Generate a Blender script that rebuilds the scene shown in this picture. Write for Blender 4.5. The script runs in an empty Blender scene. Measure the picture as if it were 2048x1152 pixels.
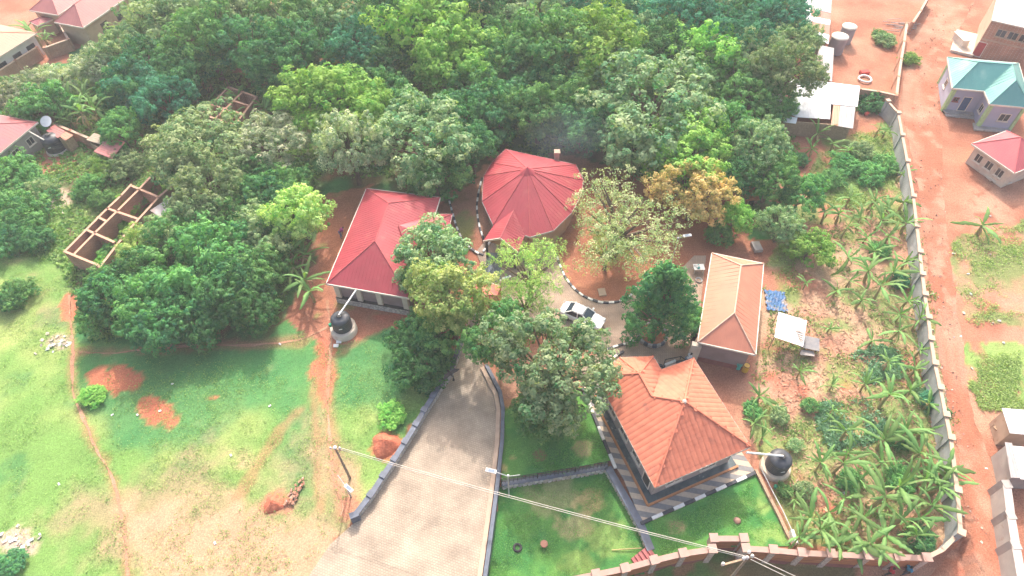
import bpy, bmesh, math, random
import numpy as np
from mathutils import Vector, Matrix

random.seed(7)
RNG = np.random.default_rng(11)
scene = bpy.context.scene
COL = scene.collection

# ------------------------------------------------------------------ camera
FOCAL, CX, CY = 1300.0, 1024.0, 576.0          # photo measured in 2048 x 1152 pixels
CAM_H = 52.0
DEP, ROLL = math.radians(50.4), math.radians(1.1)
Fv = Vector((0, math.cos(DEP), -math.sin(DEP)))
R0, U0 = Vector((1, 0, 0)), Vector((0, math.sin(DEP), math.cos(DEP)))
Rv = R0 * math.cos(ROLL) - U0 * math.sin(ROLL)
Uv = R0 * math.sin(ROLL) + U0 * math.cos(ROLL)
cam_data = bpy.data.cameras.new('camera')
cam_data.sensor_width = 36.0
cam_data.lens = 36.0 * FOCAL / 2048.0
cam_data.clip_start, cam_data.clip_end = 0.5, 2000
cam = bpy.data.objects.new('camera', cam_data)
COL.objects.link(cam)
M = Matrix((Rv, Uv, -Fv)).transposed().to_4x4()
M.translation = (0, 0, CAM_H)
cam.matrix_world = M
scene.camera = cam

# ------------------------------------------------------------------ sky, sun, exposure
SUN_EL, SUN_AZ = math.radians(43), math.radians(2)      # sun stands beyond the scene (towards +Y)
world = bpy.data.worlds.new('World'); scene.world = world; world.use_nodes = True
wn = world.node_tree.nodes; wn.clear()
wo = wn.new('ShaderNodeOutputWorld'); wb = wn.new('ShaderNodeBackground'); ws = wn.new('ShaderNodeTexSky')
ws.sky_type = 'NISHITA'; ws.sun_disc = False
ws.sun_elevation = SUN_EL; ws.sun_rotation = SUN_AZ
ws.dust_density = 8.0; ws.air_density = 1.3; ws.ozone_density = 1.0
wb.inputs[1].default_value = 0.15
world.node_tree.links.new(ws.outputs[0], wb.inputs[0]); world.node_tree.links.new(wb.outputs[0], wo.inputs[0])
sd = bpy.data.lights.new('sun', 'SUN'); sd.energy = 2.0; sd.angle = math.radians(1.5); sd.color = (1.0, 0.95, 0.89)
sun = bpy.data.objects.new('sun', sd); COL.objects.link(sun)
sdir = Vector((math.sin(SUN_AZ) * math.cos(SUN_EL), math.cos(SUN_AZ) * math.cos(SUN_EL), math.sin(SUN_EL)))
sun.rotation_euler = sdir.to_track_quat('Z', 'Y').to_euler(); sun.location = (0, 60, 60)
vs = scene.view_settings
vs.view_transform = 'Standard'; vs.look = 'None'; vs.gamma = 1.0; vs.use_curve_mapping = False
vs.exposure = 1.27
scene.cycles.use_denoising = True
scene.cycles.max_bounces = 6
scene.cycles.transparent_max_bounces = 6
scene.cycles.volume_bounces = 0

# ------------------------------------------------------------------ survey helpers
def ray(px, py):
    return Fv + Rv * ((px - CX) / FOCAL) + Uv * ((CY - py) / FOCAL)
def G(px, py, z=0.0):
    """world point at height z seen at that pixel of the photograph"""
    d = ray(px, py); t = (z - CAM_H) / d.z
    return Vector((d.x * t, d.y * t, z))
def on_plane(px, py, p, n):
    d = ray(px, py); c = Vector((0, 0, CAM_H)); t = (p - c).dot(n) / d.dot(n)
    return c + d * t
def GL(pts, z=0.0):
    return [G(x, y, z) for x, y in pts]
def depth_at(p):
    return (Vector(p) - Vector((0, 0, CAM_H))).dot(Fv)
def project_np(X, Y, Z=0.0):
    dz = Z - CAM_H
    w = X * Fv.x + Y * Fv.y + dz * Fv.z
    u = CX + FOCAL * (X * Rv.x + Y * Rv.y + dz * Rv.z) / w
    v = CY - FOCAL * (X * Uv.x + Y * Uv.y + dz * Uv.z) / w
    return u, v

# ------------------------------------------------------------------ noise in numpy
_lat = RNG.random((256, 256))
def vnoise(x, y, s, seed=0):
    x = x / s + seed * 17.3 + 500; y = y / s + seed * 9.7 + 500
    i, j = np.floor(x).astype(int), np.floor(y).astype(int)
    fx, fy = x - i, y - j
    fx = fx * fx * (3 - 2 * fx); fy = fy * fy * (3 - 2 * fy)
    a = _lat[i % 256, j % 256]; b = _lat[(i + 1) % 256, j % 256]
    c = _lat[i % 256, (j + 1) % 256]; d = _lat[(i + 1) % 256, (j + 1) % 256]
    return (a * (1 - fx) + b * fx) * (1 - fy) + (c * (1 - fx) + d * fx) * fy
def fbm(x, y, s, seed=0, o=4):
    t, a, w = 0, 1.0, 0
    for k in range(o):
        t = t + a * vnoise(x, y, s / 2 ** k, seed + k); w += a; a *= 0.55
    return t / w
def in_poly(u, v, poly):
    r = np.zeros(u.shape, bool); n = len(poly); j = n - 1
    for i in range(n):
        xi, yi = poly[i][0], poly[i][1]; xj, yj = poly[j][0], poly[j][1]
        if yi != yj:
            c = ((yi > v) != (yj > v)) & (u < (xj - xi) * (v - yi) / (yj - yi) + xi)
            r ^= c
        j = i
    return r
def line_dist(u, v, pts):
    best = np.full(u.shape, 1e9)
    for (x0, y0), (x1, y1) in zip(pts[:-1], pts[1:]):
        dx, dy = x1 - x0, y1 - y0; L = dx * dx + dy * dy + 1e-9
        t = np.clip(((u - x0) * dx + (v - y0) * dy) / L, 0, 1)
        best = np.minimum(best, np.hypot(u - x0 - t * dx, v - y0 - t * dy))
    return best
def sstep(a, b, x):
    t = np.clip((x - a) / (b - a), 0, 1); return t * t * (3 - 2 * t)

# ------------------------------------------------------------------ materials
MATS = {}
def new_mat(name):
    m = bpy.data.materials.new(name); m.use_nodes = True; n = m.node_tree.nodes; n.clear()
    out = n.new('ShaderNodeOutputMaterial'); b = n.new('ShaderNodeBsdfPrincipled')
    m.node_tree.links.new(b.outputs[0], out.inputs[0]); MATS[name] = m
    return m, n, m.node_tree.links, b
def rgba(c): return (c[0], c[1], c[2], 1)
def pmat(name, c1, c2=None, scale=3.0, rough=0.85, bump=0.0, bscale=None, metal=0.0, lo=0.35, hi=0.65, detail=5, spots=None):
    """painted / weathered surface: two tones mixed by noise, optional fine relief and stain colour"""
    if name in MATS: return MATS[name]
    m, n, l, b = new_mat(name)
    b.inputs['Roughness'].default_value = rough; b.inputs['Metallic'].default_value = metal
    tc = n.new('ShaderNodeNewGeometry')
    c2 = c2 or tuple(x * 0.8 for x in c1)
    nz = n.new('ShaderNodeTexNoise'); nz.inputs['Scale'].default_value = scale; nz.inputs['Detail'].default_value = detail
    l.new(tc.outputs['Position'], nz.inputs['Vector'])
    r = n.new('ShaderNodeValToRGB'); r.color_ramp.elements[0].position = lo; r.color_ramp.elements[1].position = hi
    r.color_ramp.elements[0].color = rgba(c1); r.color_ramp.elements[1].color = rgba(c2)
    l.new(nz.outputs['Fac'], r.inputs[0]); col = r.outputs[0]
    if spots:
        n2 = n.new('ShaderNodeTexNoise'); n2.inputs['Scale'].default_value = spots[1]; n2.inputs['Detail'].default_value = 4
        l.new(tc.outputs['Position'], n2.inputs['Vector'])
        r2 = n.new('ShaderNodeMapRange'); r2.inputs[1].default_value = spots[2]; r2.inputs[2].default_value = spots[2] + 0.12
        l.new(n2.outputs['Fac'], r2.inputs[0])
        mx = n.new('ShaderNodeMix'); mx.data_type = 'RGBA'
        l.new(r2.outputs[0], mx.inputs['Factor']); l.new(col, mx.inputs['A']); mx.inputs['B'].default_value = rgba(spots[0])
        col = mx.outputs['Result']
    l.new(col, b.inputs['Base Color'])
    if bump:
        n3 = n.new('ShaderNodeTexNoise'); n3.inputs['Scale'].default_value = bscale or scale * 4; n3.inputs['Detail'].default_value = 5
        l.new(tc.outputs['Position'], n3.inputs['Vector'])
        bp = n.new('ShaderNodeBump'); bp.inputs['Strength'].default_value = 1.0; bp.inputs['Distance'].default_value = bump
        l.new(n3.outputs['Fac'], bp.inputs['Height']); l.new(bp.outputs[0], b.inputs['Normal'])
    return m
def brick_mat(name, c1, c2, mortar, w=0.4, h=0.2, ang=0.0, ms=0.02, bump=0.02, rough=0.9, walls=False, stain=None):
    if name in MATS: return MATS[name]
    m, n, l, b = new_mat(name); b.inputs['Roughness'].default_value = rough
    tc = n.new('ShaderNodeNewGeometry'); mp = n.new('ShaderNodeMapping'); mp.inputs['Rotation'].default_value[2] = ang
    if walls:
        sx = n.new('ShaderNodeSeparateXYZ'); l.new(tc.outputs['Position'], sx.inputs[0])
        ad = n.new('ShaderNodeMath'); ad.operation = 'ADD'; l.new(sx.outputs[0], ad.inputs[0]); l.new(sx.outputs[1], ad.inputs[1])
        cb = n.new('ShaderNodeCombineXYZ'); l.new(ad.outputs[0], cb.inputs[0]); l.new(sx.outputs[2], cb.inputs[1])
        l.new(cb.outputs[0], mp.inputs['Vector'])
    else:
        l.new(tc.outputs['Position'], mp.inputs['Vector'])
    br = n.new('ShaderNodeTexBrick'); br.inputs['Scale'].default_value = 1.0
    br.inputs['Brick Width'].default_value = w; br.inputs['Row Height'].default_value = h; br.inputs['Mortar Size'].default_value = ms
    br.inputs['Color1'].default_value = rgba(c1); br.inputs['Color2'].default_value = rgba(c2); br.inputs['Mortar'].default_value = rgba(mortar)
    br.inputs['Mortar Smooth'].default_value = 0.3
    l.new(mp.outputs[0], br.inputs['Vector'])
    nz = n.new('ShaderNodeTexNoise'); nz.inputs['Scale'].default_value = 0.5; nz.inputs['Detail'].default_value = 6
    l.new(tc.outputs['Position'], nz.inputs['Vector'])
    mr = n.new('ShaderNodeMapRange'); mr.inputs[1].default_value = 0.3; mr.inputs[2].default_value = 0.7; mr.inputs[3].default_value = 0.72; mr.inputs[4].default_value = 1.18
    l.new(nz.outputs['Fac'], mr.inputs[0])
    mx = n.new('ShaderNodeMix'); mx.data_type = 'RGBA'; mx.blend_type = 'MULTIPLY'; mx.inputs['Factor'].default_value = 1
    l.new(br.outputs['Color'], mx.inputs['A']); l.new(mr.outputs[0], mx.inputs['B'])
    col = mx.outputs['Result']
    if stain:
        n2 = n.new('ShaderNodeTexNoise'); n2.inputs['Scale'].default_value = 0.22; n2.inputs['Detail'].default_value = 7
        l.new(tc.outputs['Position'], n2.inputs['Vector'])
        r2 = n.new('ShaderNodeMapRange'); r2.inputs[1].default_value = 0.5; r2.inputs[2].default_value = 0.72; r2.inputs[4].default_value = 0.55
        l.new(n2.outputs['Fac'], r2.inputs[0])
        m2 = n.new('ShaderNodeMix'); m2.data_type = 'RGBA'
        l.new(r2.outputs[0], m2.inputs['Factor']); l.new(col, m2.inputs['A']); m2.inputs['B'].default_value = rgba(stain); col = m2.outputs['Result']
    l.new(col, b.inputs['Base Color'])
    bp = n.new('ShaderNodeBump'); bp.inputs['Distance'].default_value = bump; bp.invert = True
    l.new(br.outputs['Fac'], bp.inputs['Height']); l.new(bp.outputs[0], b.inputs['Normal'])
    return m
def leaf_mat(name, c1, c2, trans=0.27):
    """leaf tone runs from c1 to c2 by the tint stored with every leaf"""
    if name in MATS: return MATS[name]
    m = bpy.data.materials.new(name); m.use_nodes = True; n = m.node_tree.nodes; n.clear(); l = m.node_tree.links
    out = n.new('ShaderNodeOutputMaterial')
    at = n.new('ShaderNodeAttribute'); at.attribute_name = 'tint'
    oi = n.new('ShaderNodeObjectInfo')
    r = n.new('ShaderNodeValToRGB'); r.color_ramp.elements[0].color = rgba(c1); r.color_ramp.elements[1].color = rgba(c2)
    l.new(at.outputs['Fac'], r.inputs[0])
    hs = n.new('ShaderNodeHueSaturation'); l.new(r.outputs[0], hs.inputs['Color'])
    mr = n.new('ShaderNodeMapRange'); mr.inputs[3].default_value = 0.8; mr.inputs[4].default_value = 1.22
    l.new(oi.outputs['Random'], mr.inputs[0]); l.new(mr.outputs[0], hs.inputs['Value'])
    mh = n.new('ShaderNodeMapRange'); mh.inputs[3].default_value = 0.485; mh.inputs[4].default_value = 0.515
    l.new(oi.outputs['Random'], mh.inputs[0]); l.new(mh.outputs[0], hs.inputs['Hue'])
    d = n.new('ShaderNodeBsdfDiffuse'); t = n.new('ShaderNodeBsdfTranslucent'); g = n.new('ShaderNodeBsdfGlossy'); g.inputs['Roughness'].default_value = 0.55
    l.new(hs.outputs[0], d.inputs[0])
    yl = n.new('ShaderNodeMix'); yl.data_type = 'RGBA'; yl.blend_type = 'MULTIPLY'; yl.inputs['Factor'].default_value = 1
    l.new(hs.outputs[0], yl.inputs['A']); yl.inputs['B'].default_value = (1.5, 1.7, 0.6, 1); l.new(yl.outputs['Result'], t.inputs[0])
    a = n.new('ShaderNodeMixShader'); a.inputs[0].default_value = trans; l.new(d.outputs[0], a.inputs[1]); l.new(t.outputs[0], a.inputs[2])
    b = n.new('ShaderNodeMixShader'); b.inputs[0].default_value = 0.015; l.new(a.outputs[0], b.inputs[1]); l.new(g.outputs[0], b.inputs[2])
    l.new(b.outputs[0], out.inputs[0]); MATS[name] = m
    return m
def vcol_mat(name, rough=0.95, fine=9.0, bump=0.05):
    """ground cover whose colours (grass, straw, bare earth) are stored with the sheet; fine grain from noise"""
    m, n, l, b = new_mat(name); b.inputs['Roughness'].default_value = rough
    b.inputs['Specular IOR Level'].default_value = 0.15
    at = n.new('ShaderNodeAttribute'); at.attribute_name = 'col'; tc = n.new('ShaderNodeNewGeometry')
    nz = n.new('ShaderNodeTexNoise'); nz.inputs['Scale'].default_value = fine; nz.inputs['Detail'].default_value = 6; nz.inputs['Roughness'].default_value = 0.7
    l.new(tc.outputs['Position'], nz.inputs['Vector'])
    mr = n.new('ShaderNodeMapRange'); mr.inputs[1].default_value = 0.3; mr.inputs[2].default_value = 0.7; mr.inputs[3].default_value = 0.55; mr.inputs[4].default_value = 1.4
    l.new(nz.outputs['Fac'], mr.inputs[0])
    mx = n.new('ShaderNodeMix'); mx.data_type = 'RGBA'; mx.blend_type = 'MULTIPLY'; mx.inputs['Factor'].default_value = 1
    l.new(at.outputs['Color'], mx.inputs['A']); l.new(mr.outputs[0], mx.inputs['B']); l.new(mx.outputs['Result'], b.inputs['Base Color'])
    n2 = n.new('ShaderNodeTexNoise'); n2.inputs['Scale'].default_value = 2.5; n2.inputs['Detail'].default_value = 8; l.new(tc.outputs['Position'], n2.inputs['Vector'])
    bp = n.new('ShaderNodeBump'); bp.inputs['Distance'].default_value = bump; l.new(n2.outputs['Fac'], bp.inputs['Height']); l.new(bp.outputs[0], b.inputs['Normal'])
    return m
def glass_mat(name='window_glass', c=(0.03, 0.04, 0.05)):
    if name in MATS: return MATS[name]
    m, n, l, b = new_mat(name); b.inputs['Base Color'].default_value = rgba(c); b.inputs['Roughness'].default_value = 0.12
    return m

# ------------------------------------------------------------------ mesh helpers
def tag(o, label=None, cat=None, group=None, kind=None):
    if label: o['label'] = label
    if cat: o['category'] = cat
    if group: o['group'] = group
    if kind: o['kind'] = kind
    return o
def thing(name, label, cat, loc=(0, 0, 0), group=None, rz=0.0):
    o = bpy.data.objects.new(name, None); COL.objects.link(o); o.location = loc; o.rotation_euler = (0, 0, rz)
    o.empty_display_size = 0.3
    return tag(o, label, cat, group)
def link(name, me, parent=None, m=None):
    if m is not None and not me.materials: me.materials.append(m)
    o = bpy.data.objects.new(name, me); COL.objects.link(o)
    if parent is not None: o.parent = parent
    return o
def base_of(o):
    v = Vector((0, 0, 0))
    while o is not None: v += o.location; o = o.parent
    return v
def np_mesh(name, V, Fq, tint=None, col=None, smooth=False):
    me = bpy.data.meshes.new(name); n, k = Fq.shape
    me.vertices.add(len(V)); me.vertices.foreach_set('co', np.ascontiguousarray(V, np.float32).ravel())
    me.loops.add(n * k); me.loops.foreach_set('vertex_index', np.ascontiguousarray(Fq, np.int32).ravel())
    me.polygons.add(n); me.polygons.foreach_set('loop_start', np.arange(0, n * k, k, dtype=np.int32))
    if smooth: me.polygons.foreach_set('use_smooth', np.ones(n, bool))
    if tint is not None:
        a = me.attributes.new('tint', 'FLOAT', 'POINT'); a.data.foreach_set('value', np.ascontiguousarray(tint, np.float32))
    if col is not None:
        a = me.attributes.new('col', 'FLOAT_COLOR', 'POINT'); c = np.ones((len(V), 4), np.float32); c[:, :3] = col
        a.data.foreach_set('color', c.ravel())
    me.update(calc_edges=True); me.validate()
    return me
class MB:
    """collects shapes in world space; build() links them as one mesh object under its parent"""
    def __init__(s): s.v, s.f, s.sm = [], [], []
    def add(s, vs, fs, smooth=False):
        b = len(s.v); s.v += [Vector(p) for p in vs]; s.f += [[i + b for i in f] for f in fs]; s.sm += [smooth] * len(fs); return s
    def hexa(s, p):
        return s.add(p, [(3, 2, 1, 0), (4, 5, 6, 7), (0, 1, 5, 4), (1, 2, 6, 5), (2, 3, 7, 6), (3, 0, 4, 7)])
    def box(s, c, sz, rz=0.0):
        cs, sn = math.cos(rz), math.sin(rz); q = []
        for z in (-1, 1):
            for x, y in ((-1, -1), (1, -1), (1, 1), (-1, 1)):
                dx, dy = x * sz[0] / 2, y * sz[1] / 2
                q.append((c[0] + dx * cs - dy * sn, c[1] + dx * sn + dy * cs, c[2] + z * sz[2] / 2))
        return s.hexa(q)
    def seg(s, a, b, w, z0, z1, ext=0.0):
        a = Vector(a); b = Vector(b); d = Vector((b.x - a.x, b.y - a.y, 0)); d.normalize()
        n = Vector((-d.y, d.x, 0)) * (w / 2); a = a - d * ext; b = b + d * ext
        q = [Vector((p.x, p.y, z)) for z in (z0, z1) for p in (a - n, b - n, b + n, a + n)]
        return s.hexa(q)
    def beam(s, a, b, w, h):
        a = Vector(a); b = Vector(b); d = (b - a).normalized(); up = Vector((0, 0, 1))
        if abs(d.z) > 0.98: up = Vector((0, 1, 0))
        n = d.cross(up).normalized() * (w / 2); u = n.cross(d).normalized() * (h / 2)
        return s.hexa([a - n - u, b - n - u, b + n - u, a + n - u, a - n + u, b - n + u, b + n + u, a + n + u])
    def tube(s, pts, rad, n=8, smooth=True, caps=True):
        pts = [Vector(p) for p in pts]; rad = rad if isinstance(rad, (list, tuple)) else [rad] * len(pts)
        vs, fs = [], []
        for i, p in enumerate(pts):
            d = (pts[min(i + 1, len(pts) - 1)] - pts[max(i - 1, 0)]).normalized()
            up = Vector((0, 0, 1)) if abs(d.z) < 0.95 else Vector((1, 0, 0))
            a = d.cross(up).normalized(); b = a.cross(d)
            vs += [p + (a * math.cos(t) + b * math.sin(t)) * rad[i] for t in [2 * math.pi * k / n for k in range(n)]]
        for i in range(len(pts) - 1):
            for k in range(n):
                fs.append((i * n + k, i * n + (k + 1) % n, (i + 1) * n + (k + 1) % n, (i + 1) * n + k))
        s.add(vs, fs, smooth)
        if caps:
            s.add(vs[:n], [tuple(range(n))]); s.add(vs[-n:], [tuple(range(n))[::-1]])
        return s
    def lathe(s, c, prof, n=24, smooth=True):
        vs, fs = [], []
        for r, z in prof:
            vs += [(c[0] + r * math.cos(2 * math.pi * k / n), c[1] + r * math.sin(2 * math.pi * k / n), c[2] + z) for k in range(n)]
        for i in range(len(prof) - 1):
            for k in range(n):
                fs.append((i * n + k, i * n + (k + 1) % n, (i + 1) * n + (k + 1) % n, (i + 1) * n + k))
        s.add(vs, fs, smooth)
        if prof[0][0] > 0.001: s.add(vs[:n], [tuple(range(n))[::-1]])
        if prof[-1][0] > 0.001: s.add(vs[-n:], [tuple(range(n))])
        return s
    def prism(s, poly, z0, z1, top=True):
        n = len(poly)
        if area2(poly) < 0: poly = poly[::-1]
        lo = [(p[0], p[1], z0) for p in poly]; hi = [(p[0], p[1], z1) for p in poly]
        fs = [(i, (i + 1) % n, n + (i + 1) % n, n + i) for i in range(n)]
        if top: fs += [tuple(range(n, 2 * n))]
        return s.add(lo + hi, fs)
    def slab(s, poly, th):
        """flat or sloping polygon with thickness below it"""
        poly = [Vector(p) for p in poly]; n = len(poly)
        nn = Vector((0, 0, 0))
        for i in range(1, n - 1): nn += (poly[i] - poly[0]).cross(poly[i + 1] - poly[0])
        if nn.z < 0: poly = poly[::-1]
        lo = [p - Vector((0, 0, th)) for p in poly]
        fs = [tuple(range(n)), tuple(range(2 * n - 1, n - 1, -1))] + [(i, n + i, n + (i + 1) % n, (i + 1) % n) for i in range(n)]
        return s.add(poly + lo, fs)
    def build(s, name, m, parent=None, mesh_name=None):
        o0 = base_of(parent) if parent is not None else Vector((0, 0, 0))
        me = bpy.data.meshes.new(mesh_name or name)
        me.from_pydata([tuple(p - o0) for p in s.v], [], s.f)
        if any(s.sm): me.polygons.foreach_set('use_smooth', s.sm)
        me.update()
        return link(name, me, parent, m)
    def build_at(s, name, m, loc):
        loc = Vector(loc); me = bpy.data.meshes.new(name)
        me.from_pydata([tuple(p - loc) for p in s.v], [], s.f)
        if any(s.sm): me.polygons.foreach_set('use_smooth', s.sm)
        me.update(); o = link(name, me, None, m); o.location = loc
        return o
def area2(p):
    return sum(p[i][0] * p[(i + 1) % len(p)][1] - p[(i + 1) % len(p)][0] * p[i][1] for i in range(len(p)))
def inset(poly, d):
    p = [Vector((q[0], q[1])) for q in poly]
    sgn = 1 if area2(p) > 0 else -1
    n = len(p); out = []
    for i in range(n):
        a, b, c = p[i - 1], p[i], p[(i + 1) % n]
        d1 = (b - a).normalized(); d2 = (c - b).normalized()
        n1 = Vector((-d1.y, d1.x)) * sgn; n2 = Vector((-d2.y, d2.x)) * sgn
        k = n1 + n2; L = max(0.25, k.length_squared / 2)
        out.append(b + k * (d / L) if k.length > 1e-4 else b + n1 * d)
    return out
def clip_half(poly, p, n):
    out = []
    for i in range(len(poly)):
        a, b = poly[i], poly[(i + 1) % len(poly)]
        da, db = (a - p).dot(n), (b - p).dot(n)
        if da >= 0: out.append(a)
        if (da >= 0) != (db >= 0): out.append(a + (b - a) * (da / (da - db)))
    return out
def walk(pts, step):
    """points every step metres along a polyline, with heading"""
    out = []; carry = 0.0
    for a, b in zip(pts[:-1], pts[1:]):
        d = Vector(b) - Vector(a); L = d.length
        if L < 1e-6: continue
        s = carry
        while s < L:
            out.append((Vector(a) + d * (s / L), math.atan2(d.y, d.x))); s += step
        carry = s - L
    return out
def smooth_line(pts, k=8):
    """Catmull-Rom through the points"""
    P = [Vector(p) for p in pts]; P = [P[0] * 2 - P[1]] + P + [P[-1] * 2 - P[-2]]; out = []
    for i in range(1, len(P) - 2):
        for j in range(k):
            t = j / k; a, b, c, d = P[i - 1], P[i], P[i + 1], P[i + 2]
            out.append(0.5 * ((2 * b) + (c - a) * t + (2 * a - 5 * b + 4 * c - d) * t * t + (3 * b - a - 3 * c + d) * t ** 3))
    return out + [P[-2]]
def copy_tree(o, parent=None):
    c = o.copy(); COL.objects.link(c); c.parent = parent
    for ch in list(o.children):
        copy_tree(ch, c)
    return c

# ================================================================== GROUND
SOIL, SOILD, PALE = np.array((0.38, 0.165, 0.105)), np.array((0.30, 0.122, 0.077)), np.array((0.44, 0.26, 0.18))
RED = np.array((0.52, 0.15, 0.09))
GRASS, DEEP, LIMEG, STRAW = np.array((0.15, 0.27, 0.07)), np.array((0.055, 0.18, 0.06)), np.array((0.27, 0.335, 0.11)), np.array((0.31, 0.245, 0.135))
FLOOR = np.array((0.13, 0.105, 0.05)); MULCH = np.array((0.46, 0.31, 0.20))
LOW_LAWN = [(1000, 968), (1225, 930), (1282, 1052), (1312, 1112), (1180, 1170), (960, 1200)]
LOW_W = [tuple(G(x, y, -0.6)[:2]) for x, y in LOW_LAWN]
FRONT_TOP = [(1060, 1176), (1192, 1149), (1250, 1137), (1308, 1121), (1366, 1107), (1424, 1099), (1427, 1077), (1487, 1077), (1491, 1097), (1546, 1100),
             (1603, 1106), (1661, 1108), (1735, 1112), (1795, 1114), (1852, 1116)]
FRONT_Z = 1.3
OUT_W = [tuple(G(x, y, FRONT_Z)[:2]) for x, y in FRONT_TOP] + [tuple(G(x, y, 0)[:2]) for x, y in [(1935, 1075), (1960, 1152)]] + [(32, 6), (-5, 6)]
GREY_TOP = [(1852, 1116), (1890, 1096), (1922, 1065), (1915, 980), (1902, 875), (1892, 829), (1881, 775), (1870, 726), (1862, 677), (1857, 634), (1850, 588),
            (1845, 548), (1840, 503), (1834, 452), (1827, 392), (1815, 322), (1805, 270), (1797, 226), (1776, 202)]
PATHS = [([(158, 703), (230, 706), (300, 697), (400, 690), (500, 690), (600, 678), (655, 655)], 7),
         ([(140, 590), (141, 640), (146, 700), (145, 780), (165, 830), (190, 890), (225, 960), (245, 1040), (255, 1160)], 7),
         ([(655, 600), (662, 660), (660, 720), (655, 790), (660, 880), (668, 950), (685, 1010), (680, 1030)], 8),
         ([(600, 820), (560, 860), (510, 940), (470, 1000)], 7), ([(628, 740), (632, 850), (635, 960), (640, 1020)], 6),
         ([(690, 700), (760, 650), (830, 630)], 9)]
def paint(X, Y):
    u, v = project_np(X, Y)
    n1 = fbm(X, Y, 9, 1); n2 = fbm(X, Y, 3.2, 5); n3 = fbm(X, Y, 1.1, 9, 3); n4 = fbm(X, Y, 22, 14, 3)
    du = u + (n2 - 0.5) * 46 + (n3 - .5) * 22; dv = v + (fbm(X, Y, 3.2, 31) - 0.5) * 36
    C = np.zeros(X.shape + (3,))
    def mix(Cc, c, m): return Cc * (1 - m[..., None]) + c * m[..., None]
    C[:] = SOIL
    C = mix(C, SOILD, sstep(0.35, 0.7, n2)); C = mix(C, PALE, 0.6 * sstep(0.52, 0.72, n1))
    # open field, left of the drive
    field = in_poly(du, dv, [(-400, 330), (120, 395), (150, 540), (160, 690), (300, 690), (560, 640), (650, 690), (700, 690), (760, 650), (900, 690), (930, 720), (700, 1040), (600, 1200), (-400, 1300)])
    Gc = np.zeros_like(C); Gc[:] = GRASS
    Gc = mix(Gc, LIMEG, sstep(0.42, 0.62, n1)); Gc = mix(Gc, DEEP, sstep(0.56, 0.72, n2) * 0.7)
    deep = np.exp(-(((u - 400) / 240) ** 2 + ((v - 760) / 105) ** 2)) + np.exp(-(((u - 760) / 110) ** 2 + ((v - 720) / 110) ** 2)) + 0.8 * np.exp(-(((u - 600) / 60) ** 2 + ((v - 930) / 130) ** 2)) + 0.6 * np.exp(-(((u - 520) / 150) ** 2 + ((v - 660) / 60) ** 2)) + .8 * np.exp(-(((u - 300) / 110) ** 2 + ((v - 850) / 80) ** 2))
    Gc = mix(Gc, DEEP * 1.15, np.clip(sstep(0.35, 0.85, deep + (n2 - .5) * 0.9), 0, 1) * 0.85)
    dry = 1.1 * np.exp(-(((u - 330) / 260) ** 2 + ((v - 1060) / 120) ** 2)) + 1.1 * np.exp(-(((u - 560) / 190) ** 2 + ((v - 1110) / 80) ** 2)) + 0.9 * np.exp(-(((u - 690) / 40) ** 2 + ((v - 960) / 90) ** 2)) + 0.55 * np.exp(-(((u - 640) / 60) ** 2 + ((v - 870) / 130) ** 2)) + 0.6 * np.exp(-(((u - 80) / 120) ** 2 + ((v - 560) / 130) ** 2))
    dry = dry + 0.45 * np.exp(-(((u - 480) / 150) ** 2 + ((v - 900) / 90) ** 2))
    Gc = mix(Gc, STRAW, np.clip(sstep(0.3, 1.0, dry + (n2 - .5) * 0.9 + (n3 - .5) * .7), 0, 1) * 0.88)
    Gc = mix(Gc, np.array((0.43, 0.265, 0.175)), sstep(0.62, 1.1, dry * 0.75 + (n1 - .3) * 0.6 + (n3 - .5) * .8) * 0.75)
    C = np.where(field[..., None], Gc, C)
    # forest and garden floor
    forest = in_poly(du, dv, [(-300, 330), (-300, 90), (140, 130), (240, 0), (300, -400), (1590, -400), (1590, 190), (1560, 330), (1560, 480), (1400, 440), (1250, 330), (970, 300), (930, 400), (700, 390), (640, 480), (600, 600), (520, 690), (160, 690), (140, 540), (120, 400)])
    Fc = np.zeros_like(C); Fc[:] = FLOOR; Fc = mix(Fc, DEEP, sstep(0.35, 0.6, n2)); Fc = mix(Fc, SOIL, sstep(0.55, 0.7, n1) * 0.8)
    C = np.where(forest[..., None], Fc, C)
    greens = [((225, 440), 60, 60), ((300, 330), 80, 40), ((90, 300), 40, 30), ((50, 420), 90, 50), ((180, 420), 70, 50)]
    for (gx, gy), a, b in greens:
        C = mix(C, LIMEG * .8, sstep(0.35, 0.8, np.exp(-(((u - gx) / a) ** 2 + ((v - gy) / b) ** 2)) + (n2 - .5)) * .8)
    C = mix(C, SOIL * 1.05, sstep(.35, .7, np.exp(-(((u - 108) / 52) ** 2 + ((v - 322) / 26) ** 2)) + (n2 - .5) * .6))
    C = mix(C, SOIL * 1.05, sstep(.35, .7, np.exp(-(((u - 510) / 50) ** 2 + ((v - 135) / 22) ** 2)) + np.exp(-(((u - 290) / 30) ** 2 + ((v - 135) / 14) ** 2)) + (n2 - .5) * .6))
    # banana garden: litter, green flush
    gard = in_poly(u, v, [(1520, 560), (1640, 300), (1790, 250), (1850, 520), (1900, 830), (1920, 1060), (1850, 1110), (1590, 1090), (1500, 860)])
    Bc = mix(mix(C, MULCH, sstep(0.4, 0.6, n2) * 0.8), RED * 0.9, sstep(0.62, 0.78, fbm(X, Y, 2.6, 44)) * 0.8)
    Bc = mix(Bc, GRASS * 0.9, sstep(0.52, 0.68, fbm(X, Y, 3.0, 52) + 0.16 * (v > 800) + 0.1 * (v < 450)) * 0.75)
    C = np.where(gard[..., None], Bc, C)
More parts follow.
